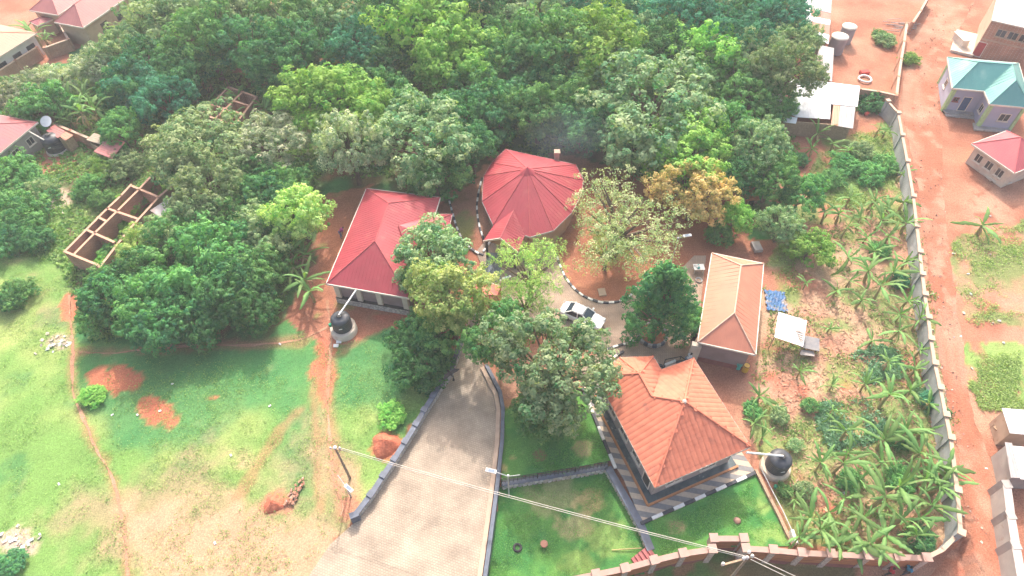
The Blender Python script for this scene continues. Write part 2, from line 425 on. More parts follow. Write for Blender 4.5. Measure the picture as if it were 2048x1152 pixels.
    # yard earth under the big trees: redder and darker
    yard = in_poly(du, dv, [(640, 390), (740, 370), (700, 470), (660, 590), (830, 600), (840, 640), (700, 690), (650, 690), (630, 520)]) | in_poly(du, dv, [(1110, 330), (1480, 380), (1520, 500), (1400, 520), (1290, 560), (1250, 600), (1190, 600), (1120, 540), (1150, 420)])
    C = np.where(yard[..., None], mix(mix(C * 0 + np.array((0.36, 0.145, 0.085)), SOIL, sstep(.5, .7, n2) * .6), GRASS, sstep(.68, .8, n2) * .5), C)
    C = mix(C, GRASS * .75, sstep(.4, .75, np.exp(-(((u - 930) / 26) ** 2 + ((v - 455) / 45) ** 2)) + (n3 - .5) * .8) * .7)
    # waste ground across the road
    plot = in_poly(du, dv, [(1905, 480), (2080, 440), (2100, 650), (1990, 650), (1925, 630)]); C = np.where(plot[..., None], mix(mix(C, STRAW * .85, sstep(.25, .6, n3 + n2 - .5) * .8), GRASS * .8, sstep(.45, .62, n2) * .6), C)
    plot = in_poly(du + (n1 - .5) * 60, dv + (n1 - .5) * 50, [(1930, 690), (2080, 700), (2100, 830), (1960, 815)]); C = np.where(plot[..., None], mix(mix(C, GRASS, sstep(.3, .6, n3 + n2 - .5)), LIMEG, sstep(.45, .62, n2) * .6), C)
    plot = in_poly(du, dv, [(1640, 270), (1790, 250), (1810, 400), (1640, 420)]); C = np.where(plot[..., None], mix(C, GRASS * 1.1, sstep(.38, .6, n2) * .85), C)
    C = mix(C, PALE * 1.1, 0.7 * np.exp(-(((u - 1975) / 40) ** 2 + ((v - 420) / 50) ** 2)) * (n3 > .4))
    # outside the front wall: rough verge
    verge = in_poly(X, Y, OUT_W) & (u < 1740 + (n2 - .5) * 60); C = np.where(verge[..., None], mix(mix(C * 0 + np.array((.16, .12, .055)), GRASS * .6, sstep(.42, .6, n2)), SOILD, sstep(.6, .7, n3) * .7), C)
    # bare patches and worn tracks in the field
    for (bx, by), a, b in [((235, 762), 48, 24), ((330, 840), 32, 26), ((430, 797), 15, 10), ((140, 610), 18, 24), ((300, 815), 24, 18), ((800, 640), 50, 12), ((775, 900), 34, 30), ((550, 1010), 30, 24), ((700, 1020), 26, 30), ((650, 740), 26, 60)]:
        m = np.exp(-(((u - bx) / (a * 1.25)) ** 2 + ((v - by) / (b * 1.25)) ** 2)); m = m + m ** .5 * ((n2 - .5) * 1.5 + (n3 - .5) * 1.2)
        C = mix(C, RED * 0.9 if by < 1000 else SOIL, sstep(0.46, 0.62, m) * .88)
    for pts, w in PATHS:
        dd = line_dist(u + (n3 - .5) * 10, v + (n2 - .5) * 8, pts)
        C = mix(C, SOIL * 1.05, sstep(w * 2.0, w * 0.5, dd + (n3 - .5) * 18 + (n2 - .5) * 16) * 0.5)
    for (bx, by), a, b in [((118, 685), 28, 18), ((35, 1090), 45, 30), ((95, 415), 28, 20), ((110, 395), 40, 30)]:
        m = np.exp(-(((u - bx) / a) ** 2 + ((v - by) / b) ** 2)) + (n3 - .5) * 0.9
        C = mix(C, np.array((.42, .32, .25)), sstep(.45, .65, m))
    C *= (0.86 + 0.28 * n3)[..., None]
    return np.clip(C, 0.01, 0.9)
def heights(X, Y):
    Z = 0.10 * (fbm(X, Y, 7, 71) - 0.5) * 0.6 - 0.03
    Z = np.where(in_poly(X, Y, LOW_W), -0.8, Z)
    return np.where(in_poly(X, Y, OUT_W), -1.2 + Z, Z)
xs = np.concatenate(([-300, -180], np.arange(-104, 104.1, 0.36), [180, 300])); ys = np.concatenate(([-150, -40], np.arange(8, 126, 0.36), [180, 300]))
XX, YY = np.meshgrid(xs, ys, indexing='ij')
nx, ny = XX.shape; idx = np.arange(nx * ny).reshape(nx, ny)
Q = np.stack([idx[:-1, :-1], idx[1:, :-1], idx[1:, 1:], idx[:-1, 1:]], -1).reshape(-1, 4)
M_GROUND = vcol_mat('earth_and_grass')
gcol = np.zeros((nx, ny, 3)); gcol[:] = SOIL
inner = (np.abs(XX) < 106) & (YY > 6) & (YY < 128)
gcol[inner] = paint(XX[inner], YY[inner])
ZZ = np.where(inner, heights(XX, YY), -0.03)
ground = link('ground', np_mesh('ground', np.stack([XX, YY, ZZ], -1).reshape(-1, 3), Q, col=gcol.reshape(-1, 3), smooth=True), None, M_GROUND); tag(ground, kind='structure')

def strip_sheet(name, left, right, z, cols, colour, step=0.4, jit=0.25, kind='structure'):
    """a sheet between two polylines with ragged edges, colours stored like the ground's"""
    def res(p, n):
        p = [Vector(q) for q in p]; L = [0]
        for a, b in zip(p[:-1], p[1:]): L.append(L[-1] + (b - a).length)
        out = []
        for t in np.linspace(0, L[-1], n):
            i = min(max(np.searchsorted(L, t) - 1, 0), len(p) - 2); f = (t - L[i]) / max(1e-6, L[i + 1] - L[i]); out.append(p[i].lerp(p[i + 1], f))
        return np.array([q[:] for q in out])
    lp, rp = smooth_line(left), smooth_line(right); n = max(8, int(sum((b - a).length for a, b in zip(lp[:-1], lp[1:])) / step))
    A, B = res(lp, n), res(rp, n)
    t = np.linspace(0, 1, cols)[None, :, None]; P = A[:, None] * (1 - t) + B[:, None] * t
    e = np.zeros((n, cols)); e[:, 0] = -1; e[:, -1] = 1
    s = np.arange(n) * step; w = fbm(s, s * 0, 1.4, 3) - .5; w2 = fbm(s, s * 0 + 40, 1.4, 8) - .5
    d = (B - A); d /= np.linalg.norm(d, axis=1)[:, None] + 1e-9
    P[:, 0] += d * (w * jit * 2)[:, None]; P[:, -1] += d * (w2 * jit * 2)[:, None]
    X, Y = P[..., 0], P[..., 1]
    zz = heights(X, Y) + z if z < 0.5 else np.full(X.shape, z)
    V = np.stack([X, Y, zz], -1).reshape(-1, 3); ii = np.arange(n * cols).reshape(n, cols)
    q = np.stack([ii[:-1, :-1], ii[:-1, 1:], ii[1:, 1:], ii[1:, :-1]], -1).reshape(-1, 4)
    o = link(name, np_mesh(name, V, q, col=colour(X, Y, t[..., 0] * np.ones((n, 1))).reshape(-1, 3), smooth=True), None, M_GROUND)
    return tag(o, kind=kind)
def road_colour(X, Y, t):
    n = fbm(X, Y, 5, 61); m = fbm(X, Y, 1.3, 66); C = np.zeros(X.shape + (3,)); C[:] = np.array((.32, .13, .08))
    C = C + (PALE * .85 - C) * (sstep(.42, .66, n) * .8)[..., None]
    rut = np.exp(-((t - .3) / .09) ** 2) + np.exp(-((t - .68) / .09) ** 2)
    C = C + (RED * 1.0 - C) * (np.clip(rut * sstep(.35, .6, fbm(X, Y, 6, 90)), 0, 1) * .55)[..., None]
    C = C + (np.array((.40, .24, .17)) - C) * (sstep(.55, .7, m) * .6)[..., None]
    return C * (0.82 + .36 * m)[..., None]
strip_sheet('dirt_road', GL([(1868, -60), (1850, 0), (1822, 90), (1803, 190), (1812, 260), (1832, 350), (1848, 470), (1860, 580), (1876, 690), (1892, 790), (1912, 880), (1926, 1000), (1932, 1070), (1905, 1110), (1850, 1165)]),
            GL([(1990, -60), (1952, 0), (1905, 90), (1878, 190), (1884, 280), (1888, 400), (1904, 540), (1922, 660), (1935, 780), (1965, 880), (2000, 970), (2020, 1080), (2040, 1160), (2010, 1200), (1990, 1230)]), 0.045, 14, road_colour)
def path_colour(X, Y, t):
    n = fbm(X, Y, 1.5, 77); C = np.zeros(X.shape + (3,)); C[:] = SOIL * 1.0 + np.array((.03, .05, .03))
    return (C + (PALE - C) * (sstep(.4, .65, n) * .7)[..., None]) * (0.85 + .3 * n)[..., None]
for pts, w in PATHS[:3]:
    w2 = w * 0.3
    P = GL(pts); L, Rr = [], []
    for i, p in enumerate(P):
        d = (P[min(i + 1, len(P) - 1)] - P[max(i - 1, 0)]).normalized(); n = Vector((-d.y, d.x, 0)); k = w2 * depth_at(p) / FOCAL * 1.15
        L.append(p + n * k); Rr.append(p - n * k)
    strip_sheet('footpath', L, Rr, 0.03, 4, path_colour, 0.35, 0.22)

# ------------------------------------------------------------------ paved surfaces and lawns
M_DRIVE = brick_mat('drive_pavers', (0.43, 0.345, 0.265), (0.375, 0.30, 0.23), (0.31, 0.245, 0.187), 0.22, 0.19, 0.35, 0.022, 0.012, stain=(0.47, 0.35, 0.265))
M_COURT = brick_mat('court_pavers', (0.44, 0.33, 0.25), (0.38, 0.29, 0.23), (0.25, 0.18, 0.14), 0.24, 0.14, 0.9, 0.02, 0.015, stain=(0.50, 0.32, 0.22))
M_SLATE = brick_mat('slate_pavers', (0.21, 0.25, 0.28), (0.17, 0.20, 0.23), (0.11, 0.12, 0.13), 0.4, 0.12, 1.3, 0.02, 0.015)
def flat(name, pts, z, m, kind='structure'):
    b = MB(); b.slab([Vector((p[0], p[1], z)) for p in pts], 0.06); o = b.build(name, m); return tag(o, kind=kind)
flat('driveway', GL([(934, 640), (924, 692), (900, 742), (868, 792), (845, 840), (812, 900), (770, 960), (722, 1034), (660, 1090), (606, 1170), (560, 1230), (945, 1230), (962, 1152), (978, 1040), (990, 950), (1000, 850), (1002, 800), (975, 745), (950, 700), (975, 640)]), 0.075, M_DRIVE)
flat('courtyard_paving', GL([(930, 640), (975, 560), (952, 505), (970, 482), (1010, 490), (1060, 480), (1105, 475), (1118, 530), (1135, 562), (1160, 588), (1200, 602), (1240, 602), (1264, 588), (1272, 576), (1330, 570), (1388, 512), (1412, 512), (1392, 692), (1384, 745), (1300, 750), (1190, 770), (1160, 760), (1160, 735), (1200, 705), (1100, 660), (980, 645)]), 0.079, M_COURT)
flat('slate_walk', GL([(974, 505), (1002, 508), (1002, 565), (968, 562)]), 0.083, M_SLATE)

# ================================================================== BUILDINGS
M_CREAM = pmat('cream_render', (0.66, 0.57, 0.47), (0.55, 0.46, 0.38), 1.2, 0.9, spots=((0.40, 0.27, 0.19), 0.9, 0.62))
M_TRIM = pmat('pale_trim', (0.72, 0.66, 0.58), (0.62, 0.55, 0.47), 2.0, 0.7)
M_REDROOF = pmat('red_sheet_roof', (0.37, 0.05, 0.066), (0.32, 0.043, 0.056), 0.6, 0.5, spots=((0.40, 0.09, 0.09), 0.5, 0.6))
M_TERRA = pmat('terracotta_sheet_roof', (0.56, 0.215, 0.135), (0.48, 0.18, 0.115), 0.7, 0.55, spots=((0.58, 0.30, 0.2), 0.3, 0.6))
M_TILE = pmat('clay_roof_tile', (0.58, 0.185, 0.11), (0.49, 0.145, 0.085), 1.6, 0.75, spots=((0.36, 0.12, 0.08), 0.8, 0.63))
M_WALLP = pmat('mauve_grey_render', (0.30, 0.22, 0.22), (0.25, 0.18, 0.18), 1.0, 0.9)
M_WALLT = pmat('tan_render', (0.50, 0.36, 0.26), (0.42, 0.30, 0.22), 0.9, 0.9, spots=((0.32, 0.18, 0.12), 1.2, 0.62))
M_MAROON = pmat('maroon_plinth', (0.30, 0.10, 0.09), (0.24, 0.08, 0.07), 2, 0.8)
M_STONE = pmat('rubble_stone', (0.56, 0.53, 0.49), (0.34, 0.32, 0.30), 5, 0.9, 0.04, 6, lo=.42, hi=.56)
M_DARK = pmat('dark_frame', (0.05, 0.045, 0.045), (0.03, 0.03, 0.03), 3, 0.6)
M_BRICKW = brick_mat('red_brick', (0.44, 0.19, 0.12), (0.36, 0.15, 0.095), (0.50, 0.40, 0.32), 0.30, 0.14, 0, 0.018, 0.01, walls=True)
M_TIMBER = pmat('weathered_timber', (0.42, 0.29, 0.19), (0.30, 0.20, 0.13), 6, 0.9)

def face_frame(poly):
    """origin, eave direction, up-slope direction and normal of a roof face whose first edge is the eave"""
    a, b = poly[0], poly[1]; e = (b - a).normalized(); n = Vector((0, 0, 0))
    for i in range(1, len(poly) - 1): n += (poly[i] - poly[0]).cross(poly[i + 1] - poly[0])
    n.normalize()
    if n.z < 0: n = -n
    s = n.cross(e).normalized()
    if s.z < 0: s = -s
    return a, e, s, n
def spans(p2, x):
    ys = []
    for i in range(len(p2)):
        (x0, y0), (x1, y1) = p2[i], p2[(i + 1) % len(p2)]
        if (x0 <= x < x1) or (x1 <= x < x0): ys.append(y0 + (y1 - y0) * (x - x0) / (x1 - x0))
    ys.sort(); return [(ys[i], ys[i + 1]) for i in range(0, len(ys) - 1, 2)]
def ribs_mesh(faces, spacing, h=0.014, w=0.05):
    b = MB()
    for poly in faces:
        a, e, s, n = face_frame(poly); p2 = [((p - a).dot(e), (p - a).dot(s)) for p in poly]
        x = min(q[0] for q in p2) + spacing * 0.5
        while x < max(q[0] for q in p2):
            for y0, y1 in spans(p2, x):
                if y1 - y0 > 0.1:
                    P = lambda xx, yy, k: a + e * xx + s * yy + n * k
                    # follow the true (slightly warped) face closely enough
                    b.add([P(x - w / 2, y0, -.01), P(x, y0, h), P(x + w / 2, y0, -.01), P(x - w / 2, y1, -.01), P(x, y1, h), P(x + w / 2, y1, -.01)], [(0, 1, 4, 3), (1, 2, 5, 4), (0, 2, 1), (3, 4, 5)])
            x += spacing
    return b
def roof(parent, pts, faces, m, ribs=0.42, ridges=(), eaves=(), trim=None, cap=0.045, th=0.12, capm=None):
    R = [[pts[k] for k in f] for f in faces]
    b = MB()
    for f in R: b.slab(f, th)
    r = b.build('roof', m, parent)
    if ribs:
        o = ribs_mesh(R, ribs).build('roof_seam', m, r); tag(o, kind='stuff')
    for a, c in ridges:
        MB().tube([pts[a] + Vector((0, 0, .02)), pts[c] + Vector((0, 0, .02))], cap, 6).build('ridge_cap', capm or m, r)
    for a, c in eaves:
        A, B = pts[a], pts[c]; d = (B - A).normalized(); nrm = Vector((d.y, -d.x, 0)) * 0.03
        MB().beam(A - Vector((0, 0, .09)) + nrm, B - Vector((0, 0, .09)) + nrm, 0.07, 0.2).build('fascia_board', trim or M_TRIM, r)
    return r
def wall_ring(parent, foot, z0, z1, m, name='wall', th=0.22):
    n = len(foot)
    for i in range(n):
        a, b_ = foot[i], foot[(i + 1) % n]
        if (Vector(b_[:2]) - Vector(a[:2])).length < 0.15: continue
        MB().seg((a[0], a[1], 0), (b_[0], b_[1], 0), th, z0, z1, 0.1 - 0.003 * (i % 2)).build(name, m, parent)
def opening(parent, a, b_, t, w, z0, h, kind='window', proud=0.13, frame=None, pane=None):
    """window or door set on the wall line a-b at fraction t, standing proud on the side left of a->b when proud > 0"""
    a = Vector((a[0], a[1], 0)); b_ = Vector((b_[0], b_[1], 0)); d = (b_ - a).normalized(); n = Vector((d.y, -d.x, 0)); c = a.lerp(b_, t) + n * proud
    ang = math.atan2(d.y, d.x)
    f = MB()
    for dx, dz, sx, sz in ((-w / 2, h / 2, .09, h), (w / 2, h / 2, .09, h), (0, .04, w - .09, .08), (0, h - .04, w - .09, .08)):
        p = c + d * dx; f.box((p.x, p.y, z0 + dz), (sx, 0.08, sz), ang)
    fo = f.build(kind, frame or M_TRIM, parent)
    MB().box((c.x, c.y, z0 + h / 2), (w - .12, 0.03, h - .14), ang).build('pane' if kind == 'window' else 'panel', pane or glass_mat(), fo)
    if kind == 'window':
        MB().box((c.x + n.x * .02, c.y + n.y * .02, z0 + h / 2), (0.05, 0.05, h - .16), ang).build('mullion', frame or M_TRIM, fo)
        p = c + n * .05; MB().box((p.x, p.y, z0 - .04), (w + .2, .2, .07), ang).build('sill', frame or M_TRIM, fo)
    return fo
def centre(pts): return sum((Vector((p[0], p[1], 0)) for p in pts), Vector((0, 0, 0))) / len(pts)

# ---- long red-roofed house
EZ = 3.2
P = dict(sw=G(653, 567, EZ), se=G(819, 596, EZ), ne=G(880, 395, EZ), nw=G(733, 377, EZ), r1=G(750, 482, 5.5), r2=G(777, 406, 5.5))
foot = inset([P['sw'], P['se'], P['ne'], P['nw']], 0.6)
hA = thing('red_roof_house', 'long house with red sheet hip roof, cream pillars and rubble stone base', 'house', centre(foot))
roof(hA, P, [('sw', 'se', 'r1'), ('se', 'ne', 'r2', 'r1'), ('ne', 'nw', 'r2'), ('nw', 'sw', 'r1', 'r2')], M_REDROOF, 0.36, [('sw', 'r1'), ('se', 'r1'), ('r1', 'r2'), ('r2', 'nw'), ('r2', 'ne')], [('sw', 'se'), ('se', 'ne'), ('ne', 'nw'), ('nw', 'sw')], capm=pmat('rose_ridge', (.50, .10, .105)))
wall_ring(hA, foot, 0.0, EZ + .05, M_WALLP)
sA, sB = foot[0], foot[1]
dA = (sB - sA).normalized(); nA = Vector((dA.y, -dA.x))
for t in (0.02, 0.33, 0.62, 0.99):
    p = sA.lerp(sB, t) + nA * 0.17; MB().box((p.x, p.y, 1.97), (0.55, 0.34, 2.3), math.atan2(dA.y, dA.x)).build('pillar', M_CREAM, hA)
for t0, t1 in ((-.03, .31), (.31, .64), (.64, 1.02)):
    a = sA.lerp(sB, t0) + nA * 0.24; b_ = sA.lerp(sB, t1) + nA * 0.24
    MB().seg((a.x, a.y, 0), (b_.x, b_.y, 0), 0.34, -0.05, 0.80).build('stone_base', M_STONE, hA)
    MB().seg((a.x, a.y, 0), (b_.x, b_.y, 0), 0.40, 0.803, 0.86).build('ledge', M_DARK, hA)
# entrance porch roof lapped over its east slope
a0, e0, s0, n0 = face_frame([P['se'], P['ne'], P['r2'], P['r1']])
PP = dict(a=on_plane(797, 450, a0 + n0 * .12, n0), e=on_plane(811, 492, a0 + n0 * .12, n0), b=G(866, 428, EZ - .05), c=G(905, 428, EZ - .05), d=G(884, 508, EZ - .05), f=G(846, 520, EZ - .02), r=G(826, 460, 4.75))
pr = roof(hA, PP, [('b', 'c', 'r', 'a'), ('c', 'd', 'r'), ('d', 'f', 'e', 'r'), ('e', 'a', 'r')], M_REDROOF, 0.36, [('r', 'c'), ('r', 'd'), ('a', 'b'), ('a', 'e')], [('b', 'c'), ('c', 'd'), ('d', 'f')], th=.09); pr.name = 'porch_roof'
for k in ((900, 434), (881, 502)):
    p = G(k[0], k[1], EZ - .1); MB().box((p.x - .35, p.y, 1.55), (0.3, 0.3, 3.0)).build('porch_post', M_CREAM, hA)

# ---- round house with many-sided red roof
BZ = 3.1
BV = [(1011, 298), (1152, 329), (1167, 360), (1163, 389), (1143, 426), (1107, 461), (1060, 474), (986, 450), (964, 403), (967, 352), (983, 325)]
P = {('v%d' % i): G(x, y, BZ) for i, (x, y) in enumerate(BV)}; P['top'] = G(1055, 338, 6.4)
foot = inset([P['v%d' % i] for i in range(11)], 0.7)
hB = thing('round_house', 'round meeting hut with many-sided dusky red roof and small peaked porch', 'hut', centre(foot))
rb = roof(hB, P, [('v%d' % i, 'v%d' % ((i + 1) % 11), 'top') for i in range(11)], M_REDROOF, 0.4, [('v%d' % i, 'top') for i in range(11)], [('v%d' % i, 'v%d' % ((i + 1) % 11)) for i in range(11)], pmat('grey_gutter', (.55, .52, .5)), capm=pmat('rose_ridge', (.50, .10, .105)))
wall_ring(hB, foot, 0, BZ, M_WALLT)
MB().lathe(P['top'] - Vector((0, 0, .45)), [(.85, 0), (.62, .22), (0.0, .72)], 11, False).build('roof_cap', M_REDROOF, rb)
a1, e1, s1, n1_ = face_frame([P['v6'], P['v7'], P['top']])
PP = dict(k=on_plane(1027, 421, a1 + n1_ * .06, n1_), l=on_plane(987, 451, a1 + n1_ * .06, n1_), r=on_plane(1050, 470, a1 + n1_ * .06, n1_), f=G(1001, 476, 4.1), g=G(967, 481, 2.9), h=G(1036, 504, 2.9))
pr = roof(hB, PP, [('g', 'l', 'k', 'f'), ('r', 'h', 'f', 'k')], M_REDROOF, 0.3, [('k', 'f')], [('g', 'f'), ('f', 'h')], th=.08); pr.name = 'porch_roof'
MB().add([PP['g'] + Vector((.25, .15, -.1)), PP['h'] + Vector((-.2, .1, -.1)), PP['f'] + Vector((0, .15, -.12))], [(0, 1, 2)]).build('porch_gable', M_TIMBER, hB)
for q in ('g', 'h'):
    p = PP[q]; MB().box((p.x + (.3 if q == 'g' else -.3), p.y + .35, 1.35), (.25, .25, 2.8)).build('porch_post', M_DARK, hB)
pc = G(1113, 330, 0); 
ch = MB().box((pc.x, pc.y, 0), (0.01, .01, .01)); ch = MB()
cp = G(1114, 322, 3.1); ch.box((cp.x, cp.y + .5, 2.0), (.55, .55, 4.0)); ch.build('chimney', M_WALLT, hB)
MB().box((cp.x, cp.y + .5, 4.07), (.7, .7, .14)).build('chimney_cap', M_WALLT, hB)

# ---- little gate roof over the drive
P = dict(nw=G(938, 556, 2.9), ne=G(1003, 572, 2.9), se=G(1004, 618, 2.9), sw=G(938, 630, 2.9), r1=G(955, 588, 3.9), r2=G(994, 591, 3.9))
gt = thing('gate_canopy', 'small red hipped canopy over the gate at the head of the paved drive', 'canopy', centre([P['nw'], P['ne'], P['se'], P['sw']]))
roof(gt, P, [('ne', 'nw', 'r1', 'r2'), ('sw', 'se', 'r2', 'r1'), ('nw', 'sw', 'r1'), ('se', 'ne', 'r2')], pmat('faded_red_sheet', (.52, .13, .10), (.46, .11, .09), .8, .55), 0.3, [('r1', 'r2'), ('ne', 'r2'), ('se', 'r2'), ('nw', 'r1'), ('sw', 'r1')], [('ne', 'nw'), ('sw', 'se'), ('se', 'ne')])
for k in ('nw', 'ne', 'se', 'sw'):
    p = P[k].lerp(centre(list(P.values())), 0.14); MB().box((p.x, p.y, 1.42), (.4, .4, 2.84)).build('gate_post', M_CREAM, gt)

# ---- terracotta outbuilding
DZ = 3.3
P = dict(nw=G(1424, 506, DZ), ne=G(1527, 527, DZ), se=G(1511, 709, DZ), sw=G(1396, 684, DZ), r2=G(1482, 531, 5.0), r1=G(1469, 626, 5.0))
foot = inset([P['nw'], P['ne'], P['se'], P['sw']], 0.5)
hD = thing('service_house', 'narrow outbuilding with pale terracotta sheet hip roof and maroon plinth', 'house', centre(foot))
roof(hD, P, [('sw', 'se', 'r1'), ('se', 'ne', 'r2', 'r1'), ('ne', 'nw', 'r2'), ('nw', 'sw', 'r1', 'r2')], M_TERRA, 0.5, [('sw', 'r1'), ('se', 'r1'), ('r1', 'r2'), ('r2', 'nw'), ('r2', 'ne')], [('sw', 'se'), ('se', 'ne'), ('ne', 'nw'), ('nw', 'sw')], cap=.07, capm=pmat('pale_ridge', (.70, .46, .34)))
wall_ring(hD, foot, 0, DZ, M_WALLP)
f_ = inset(foot, -0.06)
wall_ring(hD, f_, -0.05, 0.55, M_MAROON, 'plinth', 0.24)
ssw, sse = Vector(foot[3]), Vector(foot[2])
p = ssw - Vector((.55, .1)); MB().box((p.x, p.y, 1.3), (.9, .5, 2.6), -0.3).build('side_pier', M_CREAM, hD)
opening(hD, foot[0], foot[3], 0.3, 1.0, 0, 2.1, 'door', proud=.15, pane=M_DARK)
opening(hD, foot[0], foot[3], 0.6, 1.1, 1.1, 1.1, 'window', proud=.15)

# ---- tiled house on its terrace
TZ = 3.9
P = dict(w=G(1193, 753, TZ), sw=G(1310, 975, TZ), se=G(1500, 893, TZ), ne=G(1387, 717, TZ), i=G(1322, 740, TZ), b2=G(1306, 713, TZ), b1=G(1240, 716, TZ))
P['pk'] = G(1369, 803, 6.75)
aw, ew, sw_, nw_ = face_frame([P['w'], P['sw'], P['pk']])
P['hp'] = on_plane(1304, 793, aw, nw_); P['ap'] = on_plane(1279, 747, aw, nw_)
FE = [('w', 'sw', 'pk', 'hp', 'ap'), ('sw', 'se', 'pk'), ('se', 'ne', 'pk'), ('ne', 'i', 'hp', 'pk'), ('i', 'b2', 'ap', 'hp'), ('b2', 'b1', 'ap'), ('b1', 'w', 'ap')]
foot = inset([P[k] for k in ('w', 'sw', 'se', 'ne', 'i', 'b2', 'b1')], 0.75)
hE = thing('tiled_house', 'house with orange clay tile roof on a striped paved terrace', 'house', centre(foot))
rE = roof(hE, P, FE, M_TILE, 0, [('w', 'ap'), ('b1', 'ap'), ('b2', 'ap'), ('ap', 'hp'), ('hp', 'pk'), ('sw', 'pk'), ('se', 'pk'), ('ne', 'pk')], [('w', 'sw'), ('sw', 'se'), ('se', 'ne'), ('ne', 'i'), ('i', 'b2'), ('b2', 'b1'), ('b1', 'w')], pmat('stone_grey_gutter', (.5, .45, .40)), cap=.11, th=.14)
TW, TH = 0.46, 0.37
def tile_verts(fr=1.0):
    # one clay tile: arched across, butt end raised over the course below
    vs = []
    for y, z in ((-0.02, 0.026), (TH + .03, 0.010)):
        for x, k in ((-.5, 0), (-.25, .016), (0, .022), (.25, .016), (.5, 0)): vs.append((x * (TW - .025), y, z + k))
    vs += [(-.5 * (TW - .025), -.02, 0), (.5 * (TW - .025), -.02, 0)]
    fs = [(i, i + 1, i + 6, i + 5) for i in range(4)] + [(10, 11, 4, 3, 2, 1, 0)]
    return vs, fs
tv, tf = tile_verts()
tme = bpy.data.meshes.new('roof_tile'); tme.from_pydata(tv, [], tf); tme.update(); tme.materials.append(M_TILE)
o_roof = base_of(rE); stuff = MB(); count = 0
for fi, f in enumerate(FE):
    poly = [P[k] for k in f]; a, e, s, n = face_frame(poly); p2 = [((p - a).dot(e), (p - a).dot(s)) for p in poly]
    row = 0; ymax = max(q[1] for q in p2)
    if e.cross(s).dot(n) < 0: e = -e; p2 = [(-x, y) for x, y in p2]
    while row * TH < ymax - .1:
        y = row * TH; xs_ = sorted(q[0] for q in p2); x = xs_[0] + TW / 2 + (0 if row % 2 else TW / 2) * 0.0
        while x < xs_[-1]:
            ok = any(y0 - .02 <= y + TH / 2 <= y1 + .03 for y0, y1 in spans(p2, x))
            if ok:
                j = random.uniform(-.008, .008)
                if fi == 0 and count < 296:
                    t = link('roof_tile', tme, rE)
                    mt = Matrix((e, s, n)).transposed().to_4x4(); mt.translation = a + e * x + s * y + n * (0.004 + j) - o_roof
                    t.matrix_local = mt; count += 1
                else:
                    stuff.add([a + e * (x + v[0]) + s * (y + v[1]) + n * (v[2] + .004 + j) for v in tv], tf)
            x += TW
        row += 1
tag(stuff.build('roof_tile_courses', M_TILE, rE), kind='stuff')
M_MARBLE = pmat('dark_marble', (0.05, 0.075, 0.085), (0.10, 0.13, 0.14), 1.5, 0.25, spots=((0.40, 0.42, 0.40), 1.6, 0.64))
wall_ring(hE, foot, 0.3, TZ, pmat('grey_mauve_wall', (.36, .31, .30), (.30, .26, .25), 1, .85))
MB().prism(inset([P[k] for k in ('w', 'sw', 'se', 'ne', 'i', 'b2', 'b1')], 0.1), 0.0, 0.30).build('patio_slab', M_MARBLE, hE)
pe = inset([P[k] for k in ('w', 'sw', 'se', 'ne', 'i', 'b2', 'b1')], 0.02)
M_ORANGE = pmat('orange_edge', (.50, .22, .09), (.42, .18, .08), 3, .7)
for i in (0, 1, 6):
    a, b_ = pe[i], pe[(i + 1) % 7]; MB().seg((a.x, a.y, 0), (b_.x, b_.y, 0), .16, .0, .315).build('patio_edge', M_ORANGE, hE)
for t in (.2, .45, .7): opening(hE, foot[0], foot[1], t, 1.3, 1.2, 1.3, 'window', proud=.14)
opening(hE, foot[0], foot[1], .9, 1.0, .3, 2.1, 'door', proud=.14, pane=M_DARK)
for t in (.25, .7): opening(hE, foot[1], foot[2], t, 1.4, 1.2, 1.3, 'window', proud=.14)
chv = P['pk']; MB().lathe(chv + Vector((0, 0, -.06)), [(.2, 0), (.17, .12), (.04, .18)], 10).build('ridge_finial', pmat('pale_mortar', (.6, .52, .45)), rE)

# ------------------------------------------------------------------ houses and sheds around the compound
def hip_house(name, label, c0, c1, c3, ez, rise, rm, wm, over=0.5, ribs=0.45, trim=None, ridge_in=None, z0=0.0):
    """rectangular hip-roofed house: c0 is the corner measured in the photo, c1 and c3 lie along its two eaves"""
    A, B, D = G(*c0, ez), G(*c1, ez), G(*c3, ez)
    u = (B - A); v = (D - A); v = v - u * (v.dot(u) / u.length_squared)      # square it up
    B, C_, D = A + u, A + u + v, A + v
    L, W = u.length, v.length
    if L >= W: r1 = A + v * .5 + u.normalized() * min(W * .5, L * .49); r2 = A + v * .5 + u - u.normalized() * min(W * .5, L * .49)
    else: r1 = A + u * .5 + v.normalized() * min(L * .5, W * .49); r2 = A + u * .5 + v - v.normalized() * min(L * .5, W * .49)
    up = Vector((0, 0, rise)); Pq = dict(a=A, b=B, c=C_, d=D, r1=r1 + up, r2=r2 + up)
    if L >= W: F = [('a', 'b', 'r2', 'r1'), ('b', 'c', 'r2'), ('c', 'd', 'r1', 'r2'), ('d', 'a', 'r1')]; hips = [('a', 'r1'), ('d', 'r1'), ('b', 'r2'), ('c', 'r2'), ('r1', 'r2')]
    else: F = [('a', 'b', 'r1'), ('b', 'c', 'r2', 'r1'), ('c', 'd', 'r2'), ('d', 'a', 'r1', 'r2')]; hips = [('a', 'r1'), ('b', 'r1'), ('c', 'r2'), ('d', 'r2'), ('r1', 'r2')]
    ft = inset([A, B, C_, D], over)
    if area2([A, B, C_, D]) < 0: ft_o = ft[::-1]
    else: ft_o = ft
    h = thing(name, label, 'house', centre(ft)); h.location.z = z0
    roof(h, Pq, F, rm, ribs, hips, [('a', 'b'), ('b', 'c'), ('c', 'd'), ('d', 'a')], trim)
    wall_ring(h, ft, z0, ez, wm)
    return h, ft_o
